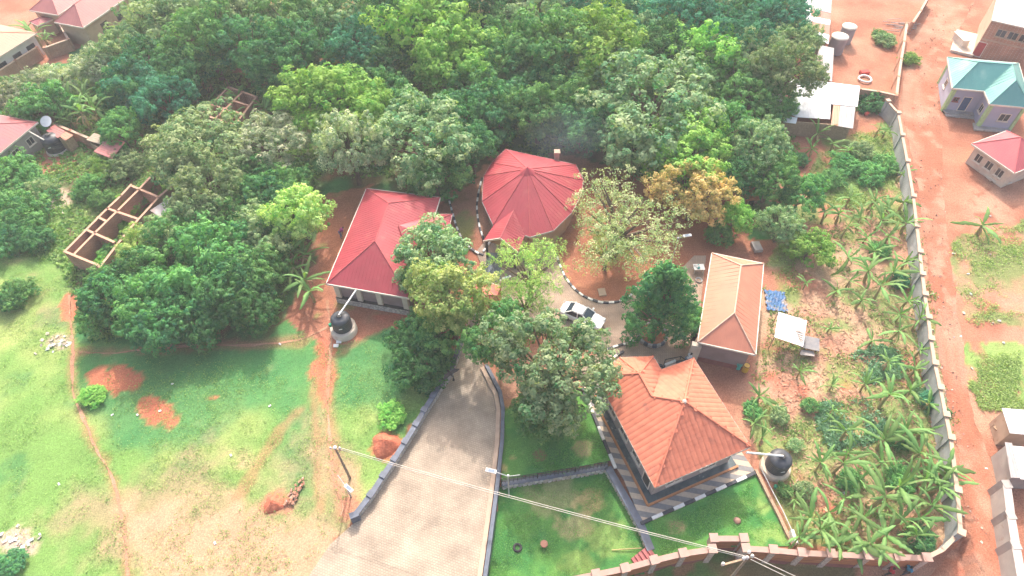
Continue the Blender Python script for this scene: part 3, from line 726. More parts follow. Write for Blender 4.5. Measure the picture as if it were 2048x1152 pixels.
M_PINKROOF = pmat('faded_pink_roof', (.52, .19, .17), (.45, .16, .15), .5, .6, spots=((.40, .17, .17), .3, .6))
M_OLDRED = pmat('weathered_red_roof', (.40, .11, .11), (.34, .10, .12), .5, .6)
M_ORROOF = pmat('pale_orange_roof', (.60, .28, .18), (.54, .25, .17), .5, .6)
M_GREYW = pmat('grey_cement_wall', (.40, .36, .33), (.33, .29, .27), .8, .9, spots=((.28, .20, .16), 1, .62))
M_WHITEW = pmat('whitewashed_wall', (.62, .60, .58), (.55, .52, .50), 1, .9)
h, ft = hip_house('village_house', 'grey-walled house with dull red hip roof beside a cluttered dirt yard', (76, 244), (-34, 334), (-70, 186), 3.2, 1.9, M_OLDRED, M_GREYW)
for i in range(4):
    a, b_ = ft[i], ft[(i + 1) % 4]
    if abs((Vector(b_) - Vector(a)).normalized().x) < 2:
        for t in (.2, .5, .8): opening(h, a, b_, t, 1.0, 1.2, 1.0, proud=.13)
h, ft = hip_house('village_house', 'white-walled house with pale orange roof behind a brick boundary wall', (74, 66), (-60, 150), (30, 24), 3.2, 1.6, M_ORROOF, M_WHITEW)
for i in range(4):
    for t in (.15, .4, .65, .88): opening(h, ft[i], ft[(i + 1) % 4], t, 1.3, 1.0, 1.2, proud=.13, frame=M_DARK)
h, ft = hip_house('village_house', 'tan house with wide faded pink hip roof at the edge of the woods', (166, 55), (275, -20), (125, 33), 3.4, 1.9, M_PINKROOF, M_WALLT)
for t in (.3, .6): opening(h, ft[0], ft[1], t, 1.2, 1.1, 1.1, proud=.13, frame=M_DARK)
h, ft = hip_house('village_house', 'tan house with pink roof set back behind the wider pink-roofed one', (116, 30), (190, -20), (78, 8), 3.2, 1.8, M_PINKROOF, M_WALLT)
h, ft = hip_house('lean_to', 'tiny mauve-roofed lean-to beside the brick yard wall', (106, 38), (76, 52), (98, 25), 2.2, .35, M_OLDRED, M_WALLT, .25)
h, ft = hip_house('village_house', 'far house with cream sheet roof glimpsed over the treetops', (436, 16), (500, -10), (415, -6), 3.4, 1.6, pmat('cream_sheet', (.62, .5, .40)), M_WALLT)
h, ft = hip_house('village_house', 'house with bright red ribbed roof and plank veranda across the dirt road', (2029, 346), (2100, 318), (1988, 271), 2.7, 2.0, pmat('bright_red_ribbed', (.58, .12, .13), (.52, .10, .12), .6, .5), M_CREAM, .5, .30)
for t in (.2, .5, .8): opening(h, ft[3], ft[0], t, .9, .9, 1.1, proud=.13, frame=M_TRIM)

# ---- green-roofed house
GZ = 3.7
P = dict(nw=G(1895, 114, GZ), sw=G(1905, 176, GZ), i=G(1969, 182, GZ), ws=G(1980, 208, GZ))
P['se'] = P['ws'] + (P['i'] - P['sw']) * 1.25
P['ne'] = P['se'] + (P['nw'] - P['sw']) * 1.38
P['a1'] = G(1957, 124, 5.9); P['a2'] = G(2032, 161, 5.9); P['a3'] = G(2025, 129, 5.95)
M_GREEN = pmat('sea_green_roof', (.13, .36, .33), (.10, .31, .29), .4, .5, spots=((.24, .44, .39), .3, .58))
foot = inset([P[k] for k in ('nw', 'sw', 'i', 'ws', 'se', 'ne')], .55)
gh = thing('green_roof_house', 'lavender-walled bungalow with sea green hip roof and lime corner stripes', 'house', centre(foot))
roof(gh, P, [('nw', 'sw', 'a1'), ('sw', 'i', 'a3', 'a1'), ('i', 'ws', 'a2', 'a3'), ('ws', 'se', 'a2'), ('se', 'ne', 'a3', 'a2'), ('ne', 'nw', 'a1', 'a3')], M_GREEN, .5, [('nw', 'a1'), ('sw', 'a1'), ('a1', 'a3'), ('i', 'a3'), ('a3', 'a2'), ('ws', 'a2'), ('se', 'a2'), ('ne', 'a3')], [('nw', 'sw'), ('sw', 'i'), ('i', 'ws'), ('ws', 'se'), ('se', 'ne'), ('ne', 'nw')])
M_LAV = pmat('lavender_wall', (.40, .41, .53), (.36, .37, .48), .8, .85)
M_LIME = pmat('lime_stripe', (.42, .60, .30))
wall_ring(gh, foot, 0, GZ, M_LAV)
for i in (0, 1, 3, 4):
    p = foot[i]; MB().box((p.x, p.y, GZ / 2), (.42, .42, GZ - .02)).build('corner_stripe', M_LIME, gh)
opening(gh, foot[0], foot[1], .45, 1.0, 1.3, 1.1, proud=.13)
opening(gh, foot[1], foot[2], .2, .6, 1.6, .6, proud=.13, frame=M_MAROON)
opening(gh, foot[1], foot[2], .55, 1.0, .3, 2.1, 'door', proud=.13, pane=pmat('blue_door', (.05, .10, .22)))
opening(gh, foot[2], foot[3], .5, .9, 1.2, 1.1, proud=.13)
opening(gh, foot[3], foot[4], .6, 1.2, 1.2, 1.1, proud=.13)
st_m = brick_mat('grey_step_tiles', (.42, .38, .36), (.37, .34, .33), (.3, .27, .26), .3, .3, 0, .02, .01)
pa, pb, pcx = Vector(foot[1]), Vector(foot[2]), Vector(foot[3])
for k, (dz, ex) in enumerate(((.3, .9), (.15, 1.35))):
    q = [pa + Vector((-.1, -ex)), pb + Vector((-.1, -ex)), pb + Vector((-.1, .3)), pa + Vector((-.1, .3))]
    MB().prism([(p.x, p.y) for p in q], 0, dz).build('entrance_step', st_m, gh)
d_ = (Vector(foot[4]) - pcx)
MB().prism([tuple(pcx + Vector((-.9, -.8)) * 1.0), tuple(Vector(foot[4]) + Vector((-.2, -.8))), tuple(Vector(foot[4])), tuple(pcx + Vector((-.4, .6)))], 0, .2).build('apron_kerb', st_m, gh)

# ---- two-storey brick building with flat pale roof
bz = 5.3
c0 = G(1986, 41, bz); c1 = G(2080, 62, bz); cN = G(1978, -22, bz)
u = c1 - c0; v = cN - c0; v = v - u * (v.dot(u) / u.length_squared)
bh = thing('brick_block', 'two-storey raw brick block with pale flat sheet roof behind the green-roofed house', 'building', Vector((c0.x, c0.y, 0)))
foot = [c0, c0 + u, c0 + u + v, c0 + v]
for i in range(4):
    MB().seg(foot[i], foot[(i + 1) % 4], .3, 0, bz - .05, .12).build('wall', M_BRICKW if i in (0, 1) else M_WALLT, bh)
MB().slab([Vector((p.x, p.y, bz + .1)) for p in inset(foot, -.2)], .15).build('roof', pmat('pale_sheet', (.66, .60, .53), (.58, .52, .46), .6, .6), bh)
MB().seg(foot[0] - u * .01, foot[1], .42, 2.55, 2.75).build('floor_band', M_WALLT, bh)
opening(bh, foot[0], foot[1], .06, 1.1, .05, 2.2, 'door', proud=.18, pane=pmat('red_door', (.42, .06, .06)))
for t in (.3, .55, .8):
    opening(bh, foot[0], foot[1], t, 1.2, 3.4, 1.1, proud=.18, frame=M_WALLT)
dv_ = (foot[3] - foot[0]).normalized(); du_ = (foot[1] - foot[0]).normalized()
q = [foot[0] - du_ * 3.0 - dv_ * .6, foot[0] - dv_ * .6, foot[0] + dv_ * 6, foot[0] - du_ * 3 + dv_ * 6]
MB().prism([(p.x, p.y) for p in q], 0, .35).build('veranda', M_CREAM, bh)
st = thing('market_stall', 'low cream counter stall on the veranda of the brick block', 'stall', q[0].lerp(q[3], .4) + du_ * .8); st.location.z = .35
p = q[0].lerp(q[3], .4) + du_ * .8; MB().box((p.x, p.y, .85), (1.0, 2.4, 1.0), .1).build('counter', M_TRIM, st); MB().box((p.x, p.y, 1.4), (1.3, 2.8, .08), .1).build('counter_top', M_CREAM, st)

# ---- tin shacks beside the woods
M_TIN = pmat('bright_tin', (.74, .75, .77), (.62, .63, .66), .7, .45, spots=((.42, .38, .37), .5, .66))
M_TINW = pmat('white_tin', (.83, .83, .83), (.78, .78, .79), .7, .4)
M_TING = pmat('dull_tin', (.42, .38, .37), (.35, .31, .31), 1, .6, spots=((.36, .22, .16), .6, .6))
M_RUST = pmat('rusted_tin', (.44, .20, .15), (.36, .16, .12), 1.5, .75)
def shack(name, label, sheets, foot_px, wall_m, wz):
    f = [G(x, y, wz) for x, y in foot_px]; h = thing(name, label, 'shack', centre(f))
    for i in range(len(f)):
        MB().seg(f[i], f[(i + 1) % len(f)], .12, 0, wz - .12, .05).build('wall', wall_m, h)
    for pts, m in sheets:
        q = [G(x, y, z) for x, y, z in pts]; sh = MB().slab(q, .05).build('roof_sheet', m, h)
        tag(ribs_mesh([q], .3, .03, .06).build('sheet_rib', m, sh), kind='stuff')
    return h
shack('tin_shack', 'low shack roofed with patched white, rusty and grey tin sheets', [
    ([(1580, 157, 2.9), (1664, 165, 2.9), (1660, 238, 2.3), (1594, 234, 2.3), (1575, 226, 2.35)], M_TIN),
    ([(1664, 165, 2.96), (1720, 172, 2.96), (1715, 213, 2.6), (1663, 208, 2.6)], M_TINW),
    ([(1528, 178, 2.7), (1570, 174, 2.75), (1566, 224, 2.3), (1532, 208, 2.3)], M_TIN), ([(1568, 175, 2.8), (1584, 178, 2.85), (1575, 226, 2.4), (1562, 222, 2.38)], M_RUST),
    ([(1667, 207, 2.55), (1681, 209, 2.55), (1676, 252, 2.2), (1662, 250, 2.2)], M_ORROOF), ([(1681, 209, 2.55), (1711, 213, 2.55), (1706, 257, 2.15), (1676, 252, 2.15)], M_TING),
    ([(1570, 232, 2.25), (1595, 235, 2.25), (1592, 247, 2.1), (1567, 244, 2.1)], M_TINW)],
    [(1538, 182), (1715, 178), (1702, 250), (1570, 240)], M_TIMBER, 2.2)
shack('tin_shack', 'grey tin shack wedged between the trees and the round concrete tanks', [([(1641, 90, 2.6), (1668, 96, 2.6), (1664, 163, 2.4), (1622, 150, 2.4)], M_TING)], [(1643, 95), (1664, 100), (1660, 158), (1628, 148)], M_TIMBER, 2.3)
shack('tin_shack', 'long shed with striped rust and pale tin roof at the edge of the woods', [
    ([(1598, -14, 3.0), (1622, -16, 3.0), (1622, 66, 2.7), (1598, 58, 2.7)], M_TIN), ([(1622, -16, 3.0), (1664, -12, 2.9), (1662, 26, 2.8), (1622, 18, 2.9)], M_TING),
    ([(1622, 18, 2.92), (1662, 27, 2.82), (1661, 40, 2.8), (1622, 32, 2.9)], M_RUST), ([(1622, 32, 2.9), (1661, 40, 2.8), (1660, 50, 2.78), (1622, 42, 2.88)], M_TINW),
    ([(1622, 42, 2.88), (1660, 50, 2.78), (1659, 70, 2.72), (1622, 60, 2.8)], M_RUST), ([(1622, 60, 2.8), (1659, 70, 2.72), (1657, 88, 2.6), (1624, 72, 2.65)], M_TIN)],
    [(1602, -8), (1658, -6), (1654, 80), (1602, 56)], M_WALLT, 2.5)
for (px, py), lab in (((1681, 72), 'wide pale round concrete tank standing beside the striped shed'), ((1700, 52), 'stained round concrete tank just behind the wider pale one')):
    p = G(px, py, 2.5); r = 1.12 if px == 1681 else 1.0
    t = thing('round_tank', lab, 'tank', (p.x, p.y, 0)); MB().lathe((p.x, p.y, 0), [(r, 0), (r, 2.4)], 28).build('drum', pmat('tank_cement', (.36, .33, .34), (.30, .27, .28), 1), t)
    MB().lathe((p.x, p.y, 2.4), [(r + .06, 0), (r + .06, .09), (r * .5, .14), (0, .15)], 28).build('lid', pmat('tank_lid', (.70, .64, .56), (.60, .52, .44), 1, spots=((.5, .3, .2), .8, .62)), t)
# small sheds by the cluttered yard on the west side
shack('garden_shed', 'small shed with two overlapping pale red roof sheets in the dirt yard', [([(92, 261, 2.2), (108, 249, 2.3), (130, 262, 2.2), (116, 276, 2.1)], M_PINKROOF), ([(118, 272, 2.12), (131, 263, 2.2), (147, 270, 2.1), (131, 281, 2.0)], M_ORROOF)], [(98, 263), (110, 253), (142, 270), (128, 280)], M_TIMBER, 2.0)
shack('garden_shed', 'shed of salmon pink and grey-brown sheets under the olive tree', [([(172, 280, 2.4), (188, 266, 2.4), (222, 276, 2.3), (207, 290, 2.3)], pmat('brown_sheet', (.46, .36, .27))), ([(187, 303, 2.3), (222, 272, 2.5), (250, 284, 2.4), (224, 317, 2.2)], M_PINKROOF)], [(180, 284), (192, 274), (242, 286), (222, 310)], M_TIMBER, 2.1)
# lower right, across the road
shack('roadside_shop', 'roadside shop under a broad off-white tin roof by the green verge', [([(2004, 816, 3.0), (2075, 822, 3.0), (2085, 872, 2.6), (2020, 866, 2.6)], M_TINW)], [(2012, 820), (2070, 826), (2076, 866), (2026, 862)], M_WALLT, 2.5)
shack('roadside_shop', 'roadside shop with narrow grey and white tin roof behind the parked motorcycle', [([(2010, 884, 2.8), (2024, 886, 2.8), (2042, 956, 2.5), (2022, 955, 2.5)], M_TING), ([(2024, 892, 2.85), (2080, 896, 2.85), (2090, 962, 2.5), (2042, 958, 2.55)], M_TINW)], [(2016, 890), (2074, 896), (2082, 952), (2030, 950)], M_GREYW, 2.4)

# ---- unfinished brick houses
def brick_shell(label, lines, z, loc, th=.21):
    h = thing('unfinished_house', label, 'ruin', (loc.x, loc.y, 0))
    for k, pts in enumerate(lines):
        q = [G(x, y, z) for x, y in pts]
        for a, b_ in zip(q[:-1], q[1:]):
            MB().seg(a, b_, th, -.05, z - .006 * k, th / 2 - .004 * k).build('brick_wall', M_BRICKW, h)
            MB().seg(a, b_, th + .05, z + .002 - .006 * k, z + .05 - .006 * k, th / 2 - .004 * k).build('wall_top', pmat('pale_brick_top', (.56, .33, .23), (.5, .28, .19), 3, .9), h)
    return h
brick_shell('roofless brick house shell with two long rows of rooms full of weeds', [
    [(130, 503), (215, 417), (242, 392), (262, 370)], [(150, 507), (190, 466), (235, 422), (277, 380), (306, 349)], [(200, 534), (254, 464), (317, 395), (342, 373)],
    [(130, 503), (200, 532)], [(172, 459), (228, 484)], [(196, 434), (212, 442)], [(216, 417), (277, 438)], [(262, 371), (318, 394)]], 2.3, G(220, 450))
brick_shell('smaller roofless brick shell of square rooms half hidden by banana plants', [
    [(405, 229), (457, 174), (513, 194), (470, 250), (405, 229)], [(423, 209), (488, 229)], [(438, 192), (500, 212)], [(431, 237), (486, 183)]], 2.5, G(458, 214))
o = MB().slab([G(300, 421, 2.3), (G(345, 391, 2.5)), G(366, 398, 2.4), G(332, 442, 2.1)], .05).build_at('tin_sheet', M_TING, G(335, 415, 2.2)); tag(o, 'loose grey tin sheet propped against the roofless brick house', 'tin sheet')

# ================================================================== WALLS, FENCES, KERBS
M_BLOCK = brick_mat('grey_block_wall', (.40, .41, .43), (.36, .37, .39), (.30, .30, .31), .45, .22, 0, .012, .006, walls=True)
M_COPE = pmat('tan_coping', (.52, .375, .28), (.45, .32, .24), 2, .85)
M_PINKCOPE = pmat('rose_coping', (.44, .27, .225), (.38, .235, .195), 2, .8)
M_POST = pmat('crazy_stone_pier', (.58, .47, .42), (.40, .30, .26), 7, .85, .03, 8, lo=.42, hi=.55)
def wave_mat():
    m, n, l, b = new_mat('wavy_brown_panel'); b.inputs['Roughness'].default_value = .7
    g = n.new('ShaderNodeNewGeometry'); mp = n.new('ShaderNodeMapping'); mp.inputs['Scale'].default_value = (.22, .22, 1.0); l.new(g.outputs['Position'], mp.inputs['Vector'])
    w = n.new('ShaderNodeTexWave'); w.bands_direction = 'Z'; w.inputs['Scale'].default_value = 1.1; w.inputs['Distortion'].default_value = 5.5; w.inputs['Detail'].default_value = 2.5; w.inputs['Detail Scale'].default_value = 1.2
    l.new(mp.outputs[0], w.inputs['Vector']); r = n.new('ShaderNodeValToRGB'); e = r.color_ramp.elements; e[0].color = (.20, .055, .03, 1); e[1].color = (.52, .21, .10, 1); e[0].position = .1; e[1].position = .6
    l.new(w.outputs['Fac'], r.inputs[0]); l.new(r.outputs[0], b.inputs['Base Color']); return m
M_WAVE = wave_mat()
fw = thing('front_wall', 'brown boundary wall with painted wavy panels and stone piers along the verge', 'wall', G(1450, 1105, -1.2))
q = [G(x, y, FRONT_Z) for x, y in FRONT_TOP]
for i, (a, b_) in enumerate(zip(q[:-1], q[1:])):
    MB().seg(a, b_, .24, -1.3, FRONT_Z - .14, 0).build('wall_panel', M_WAVE, fw)
    MB().seg(a, b_, .27, -1.31, -.55, 0).build('plinth', M_MAROON, fw)
    MB().seg(a, b_, .42, FRONT_Z - .137, FRONT_Z, 0).build('coping', M_PINKCOPE, fw)
for i, p in enumerate(q):
    d = (q[min(i + 1, len(q) - 1)] - q[max(i - 1, 0)]); an = math.atan2(d.y, d.x) if i not in (5, 6, 7, 8) else 0.0
    MB().box((p.x, p.y, (FRONT_Z + .12 - 1.32) / 2), (.44, .44, FRONT_Z + .12 + 1.32), an).build('pier', M_POST, fw)
    MB().box((p.x, p.y, FRONT_Z + .18), (.66, .66, .14), an).build('pier_cap', M_PINKCOPE, fw)
gw = thing('block_wall', 'long grey block wall with square piers between the banana garden and dirt road', 'wall', G(1850, 600))
WZ = 2.15
q = [G(x, y, WZ if k > 1 else FRONT_Z + .5 * k) for k, (x, y) in enumerate(GREY_TOP)]
for i, (a, b_) in enumerate(zip(q[:-1], q[1:])):
    zt = WZ if i > 1 else 1.5
    MB().seg(a, b_, .2, -1.3 if i < 3 else -.1, zt - .1, .02).build('wall_panel', M_BLOCK, gw)
    MB().seg(a, b_, .30, zt - .097, zt, .03).build('coping', M_COPE, gw)
for i, p in enumerate(q[2:]):
    d = q[min(i + 3, len(q) - 1)] - q[max(i + 1, 0)]; an = math.atan2(d.y, d.x)
    MB().box((p.x, p.y, WZ / 2), (.42, .42, WZ + .1), an).build('pier', M_BLOCK, gw)
    MB().box((p.x, p.y, WZ + .12), (.56, .56, .12), an).build('pier_cap', M_COPE, gw)
def plot_wall(label, pts, z, m, th=.22, cap=None, name='boundary_wall', group=None, base=-.1):
    q = [G(x, y, z) for x, y in pts]; w = thing(name, label, 'wall', (q[0].x, q[0].y, 0), group)
    for i, (a, b_) in enumerate(zip(q[:-1], q[1:])):
        MB().seg(a, b_, th, base, z - .08, th / 2 - .01 * (i % 2)).build('wall_panel', m, w)
        MB().seg(a, b_, th + .1, z - .078, z, th / 2 - .01 * (i % 2)).build('coping', cap or M_COPE, w)
    for p in q: MB().box((p.x, p.y, z / 2), (th + .16, th + .16, z + .08)).build('pier', m, w)
    return w
M_OBRICK = brick_mat('orange_brick', (.55, .27, .17), (.49, .23, .15), (.55, .40, .30), .3, .14, 0, .018, .01, walls=True)
plot_wall('orange brick plot wall between the bare yard and the dirt road', [(1814, 46), (1809, 82), (1803, 117), (1798, 152), (1794, 187)], 2.0, M_OBRICK)
plot_wall('low brick wall running away along the dirt road edge', [(1826, 44), (1842, 20), (1860, -12)], 1.8, M_OBRICK)
plot_wall('short brick wall behind the bare yard, next to the tin shack', [(1720, 177), (1757, 182), (1793, 190)], 2.0, M_OBRICK)
plot_wall('brick yard wall below the white-walled house', [(-10, 146), (30, 120), (72, 94)], 1.8, M_BRICKW)
plot_wall('brick corner wall round a small yard of white sacks', [(88, 95), (136, 78), (120, 48)], 1.8, M_BRICKW)
plot_wall('low brown brick wall joining the two small sheds', [(104, 246), (140, 260), (178, 276)], 1.6, M_BRICKW)
plot_wall('pale cement yard wall beside the roadside shops', [(2014, 968), (2022, 1030), (2032, 1090), (2046, 1170)], 2.0, M_GREYW, .5, pmat('wide_grey_cope', (.52, .45, .42)))

# ---- drive side walls
M_SLATECAP = pmat('slate_blue_coping', (.12, .14, .19), (.09, .105, .14), 2, .6)
LW = [(922, 684), (903, 738), (884, 765), (868, 790), (850, 818), (834, 845), (812, 880), (790, 915), (768, 947), (744, 984), (708, 1030)]
lw = thing('drive_wall', 'stepped low wall with slate blue coping along the grassy side of the drive', 'wall', G(812, 880))
q = [G(x, y, .95) for x, y in LW]
for i, (a, b_) in enumerate(zip(q[:-1], q[1:])):
    z = 1.12 - i * .03
    MB().seg(a, b_, .30, -.05, z - .10, 0).build('wall_panel', M_STONE, lw); MB().seg(a, b_, .46, z - .098, z, -.04).build('coping', M_SLATECAP, lw)
    MB().seg(a, a.lerp(b_, .16), .56, z + .002, z + .12, .1).build('step_block', M_SLATECAP, lw)
p = q[-1]; MB().box((p.x, p.y, .5), (.7, .5, 1.1), .4).build('end_block', M_SLATECAP, lw)
RW = [(972, 728), (1000, 782), (1006, 815), (1004, 880), (996, 955), (986, 1035), (976, 1110), (966, 1180)]
rw = thing('drive_wall', 'low tan and slate edge wall between the drive and the lawns', 'wall', G(996, 955))
q = [G(x, y, .5) for x, y in RW]
for i, (a, b_) in enumerate(zip(q[:-1], q[1:])):
    d = (b_ - a).normalized(); n = Vector((-d.y, d.x, 0))
    MB().seg(a, b_, .32, -.9, .50, .0).build('coping', M_SLATECAP, rw)
    MB().seg(a - n * .42, b_ - n * .42, .36, -.02, .30 - .004 * (i % 2), .0).build('gutter_kerb', M_COPE, rw)
sh = [G(x, y, .2) for x, y in [(962, 720), (978, 745), (990, 765)]]

# ---- stone retaining walls round the sunken lawn, railing
def retaining(label, pts, z0, z1, w, cap_w):
    q = [G(x, y, z1) for x, y in pts]; r = thing('retaining_wall', label, 'wall', (q[0].x, q[0].y, z0))
    for i, (a, b_) in enumerate(zip(q[:-1], q[1:])):
        L = (b_ - a).length; n = max(1, int(L / .38)); d = (b_ - a).normalized(); nn = Vector((d.y, -d.x, 0))
        MB().seg(a, b_, w, z0 - .2, z1 - .06, 0).build('wall_core', M_STONE, r)
        for k in range(n):
            for rr in range(2):
                c = a.lerp(b_, (k + .5 + .25 * rr) / n) + nn * (w / 2 + .02); hh = (z1 - z0 - .08) / 2
                MB().box((c.x, c.y, z0 + hh * (rr + .5)), (.31 * random.uniform(.8, 1.1), .12 * random.uniform(.8, 1.3), hh * random.uniform(.75, .95)), math.atan2(d.y, d.x) + random.uniform(-.12, .12)).build('stone', M_STONES[random.randrange(3)], r)
        MB().seg(a, b_, cap_w, z1 - .057, z1, .0).build('coping', M_SLATECAP, r)
    return q
M_STONES = [pmat('field_stone_pale', (.66, .62, .56), (.5, .47, .43), 6, .9), pmat('field_stone_tan', (.56, .48, .40), (.42, .35, .30), 6, .9), pmat('field_stone_grey', (.42, .41, .40), (.32, .31, .31), 6, .9)]
rq = retaining('stone retaining wall with railing between the upper and sunken lawn', [(1003, 967), (1075, 956), (1150, 944), (1216, 932)], -.6, .12, .36, .44)
retaining('stone retaining wall with slate coping along the striped terrace', [(1216, 934), (1240, 976), (1262, 1014), (1284, 1054), (1302, 1100)], -.6, .12, .40, .62)
rl = thing('railing', 'black metal railing on the stone wall above the sunken lawn', 'railing', (rq[0].x, rq[0].y, .12))
for a, b_ in zip(rq[:-1], rq[1:]):
    for z in (.35, .62, .92): MB().beam(a + Vector((0, 0, z)), b_ + Vector((0, 0, z)), .05, .05).build('rail', M_DARK, rl)
    n = 9; bl = MB()
    for k in range(n): 
        p = a.lerp(b_, k / n); bl.box((p.x, p.y, .12 + .45), (.03, .03, .86))
    tag(bl.build('balusters', M_DARK, rl), kind='stuff')
    MB().box((a.x, a.y, .12 + .5), (.08, .08, 1.0)).build('post', M_DARK, rl)
# ---- red garden steps down to the sunken lawn
stp = thing('garden_steps', 'five dark red concrete steps down to the sunken lawn', 'steps', G(1290, 1112, -.6))
M_STEP = pmat('red_oxide_step', (.36, .10, .10), (.30, .08, .085), 2, .6)
A_, B_ = G(1292, 1096, -.3), G(1312, 1124, -.3); dn = (B_ - A_).normalized(); sd_ = Vector((dn.y, -dn.x, 0))
for k in range(5):
    a = A_ + sd_ * (.32 * k + .0); b_ = B_ + sd_ * (.32 * k)
    MB().seg(a, b_, .318, -.85, .10 - k * .135, 0).build('step', M_STEP, stp)

# ---- lawns
def lawn_colour(seed, dry_lit_patches):
    def f(X, Y, t=None):
        n = fbm(X, Y, 2.6, seed); m = fbm(X, Y, .8, seed + 3, 3); u, v = project_np(X, Y, -.3)
        C = np.zeros(X.shape + (3,)); C[:] = np.array((.055, .20, .05)); C = C + (np.array((.10, .25, .055)) - C) * sstep(.4, .65, n)[..., None]
        for (a, b_), s, k, col in dry_lit_patches:
            g = np.exp(-(((u - a) / s) ** 2 + ((v - b_) / (s * .8)) ** 2)) + (n - .5) * 1.1 + (m - .5) * .8
            C = C + (np.array(col) - C) * (sstep(.35, .75, g) * k)[..., None]
        return C * (.85 + .3 * m)[..., None]
    return f
M_LAWN = vcol_mat('lawn_turf', .95, 14.0, .04)
def lawn(name, poly, z, fn):
    P2 = [G(x, y, z) for x, y in poly]; x0, x1 = min(p.x for p in P2), max(p.x for p in P2); y0, y1 = min(p.y for p in P2), max(p.y for p in P2)
    X, Y = np.meshgrid(np.arange(x0 - .2, x1 + .25, .2), np.arange(y0 - .2, y1 + .25, .2), indexing='ij'); I = np.arange(X.size).reshape(X.shape)
    qd = np.stack([I[:-1, :-1], I[1:, :-1], I[1:, 1:], I[:-1, 1:]], -1).reshape(-1, 4)
    cx_ = (X[:-1, :-1] + .1).ravel(); cy_ = (Y[:-1, :-1] + .1).ravel(); qd = qd[in_poly(cx_, cy_, [(p.x, p.y) for p in P2])]
    Zz = z + .05 * (fbm(X, Y, 1.5, 33) - .5)
    o = link(name, np_mesh(name, np.stack([X, Y, Zz], -1).reshape(-1, 3), qd, col=fn(X, Y).reshape(-1, 3), smooth=True), None, M_LAWN); tag(o, kind='structure'); return o
DRYC, LITE = (.38, .30, .16), (.22, .33, .09)
lawn('sunken_lawn', [(990, 960), (1216, 926), (1300, 1098), (1330, 1130), (1180, 1185), (950, 1200)], -.6, lawn_colour(101, [((1110, 985), 60, .5, DRYC), ((1180, 1000), 34, .7, (.46, .34, .16)), ((1215, 1080), 60, .8, LITE), ((1150, 1050), 40, .6, DRYC), ((1170, 1130), 50, .7, LITE)]))  # LITE patches paint sunlit turf into the colour; the DRYC ones are dry grass
lawn('terrace_lawn', [(1276, 1052), (1515, 945), (1590, 1092), (1480, 1096), (1425, 1082), (1420, 1104), (1312, 1124)], .06, lawn_colour(111, [((1355, 1055), 18, .8, DRYC), ((1520, 1010), 40, .9, LITE), ((1540, 1070), 40, .8, LITE)]))  # LITE at the right end puts the sunlit part of this lawn into its green
lawn('upper_lawn', [(1005, 800), (1100, 790), (1180, 770), (1226, 922), (1003, 962)], .06, lawn_colour(121, [((1080, 915), 14, .9, (.40, .2, .13)), ((1160, 900), 22, .8, DRYC), ((1090, 860), 24, .8, LITE), ((1020, 800), 30, .9, (.42, .2, .12)), ((1140, 855), 30, .6, LITE)]))

# ---- striped terrace round the tiled house
ter = thing('terrace', 'paved terrace in grey and cream stripes round the tiled house', 'terrace', G(1270, 960))
M_PG = pmat('grey_paver', (.22, .215, .22), (.18, .175, .18), 5, .85); M_PC = pmat('cream_paver', (.52, .42, .32), (.45, .36, .28), 5, .85)
outer = [G(x, y, .08) for x, y in [(1160, 745), (1166, 770), (1186, 820), (1206, 872), (1222, 916), (1248, 960), (1284, 1045), (1512, 945), (1480, 900), (1300, 960), (1240, 780)]]
sdv = (G(1300, 1000) - G(1220, 985)).normalized(); snv = Vector((-sdv.y, sdv.x, 0))
for quad in ([0, 1, 2, 3, 4, 5, 6, 9, 10], [6, 7, 8, 9]):
    pl = [outer[k] for k in quad]; lo = min(p.dot(snv) for p in pl); hi = max(p.dot(snv) for p in pl); k = 0; s = lo
    while s < hi:
        c = clip_half(clip_half(pl, snv * s, snv), snv * (s + .455), -snv)
        if len(c) >= 3: MB().slab([Vector((p.x, p.y, .10 + .004 * (len(quad) == 4))) for p in c], .12).build('paving_band', M_PG if k % 2 else M_PC, ter)
        s += .46; k += 1
M_WK, M_BK = pmat('kerb_white', (.78, .77, .74), (.66, .64, .60), 4, .7), pmat('kerb_black', (.055, .06, .075), (.04, .042, .05), 4, .7)
def unit_box(name, m):
    b = MB(); b.box((0, 0, .5), (1, 1, 1)); me = bpy.data.meshes.new(name); me.from_pydata([tuple(p) for p in b.v], [], b.f); me.update(); me.materials.append(m); return me
KW, KB = unit_box('kerb_block_white', M_WK), unit_box('kerb_block_black', M_BK)
def kerb(label, pts, block=.55, w=.2, h=.22, z=0.0, sm=True):
    q = [G(x, y, z + h) for x, y in pts]; q = smooth_line(q, 6) if sm else q
    o = thing('kerb', label, 'kerb', (q[0].x, q[0].y, z))
    for k, (p, an) in enumerate(walk(q, block)):
        b_ = link('kerb_block', KW if k % 2 else KB, o); b_.location = (p.x + math.cos(an) * block / 2 - q[0].x, p.y + math.sin(an) * block / 2 - q[0].y, 0); b_.rotation_euler = (0, 0, an); b_.scale = (block * .97, w, h)
    return o
kerb('black and white kerb curving round the bare island in the courtyard', [(1112, 505), (1121, 532), (1132, 555), (1150, 577), (1170, 592), (1195, 602), (1220, 604), (1245, 599), (1262, 588), (1269, 578)])
kerb('black and white kerb arc in front of the tiled house', [(1196, 706), (1215, 697), (1240, 689), (1256, 686), (1255, 679), (1268, 680), (1282, 679)], sm=False)
kerb('black and white kerb sweeping around the round hut', [(964, 355), (958, 380), (954, 405), (955, 430), (960, 455), (968, 478)], .7)
kerb('black and white kerb of the grassy strip between the two red roofs', [(897, 395), (905, 425), (913, 452), (925, 478), (942, 496), (961, 506), (972, 494), (982, 480)])
kerb('short kerb where the terrace meets the courtyard', [(1163, 765), (1180, 742), (1200, 727), (1222, 716), (1240, 706)], .8, .22, .2, .05)
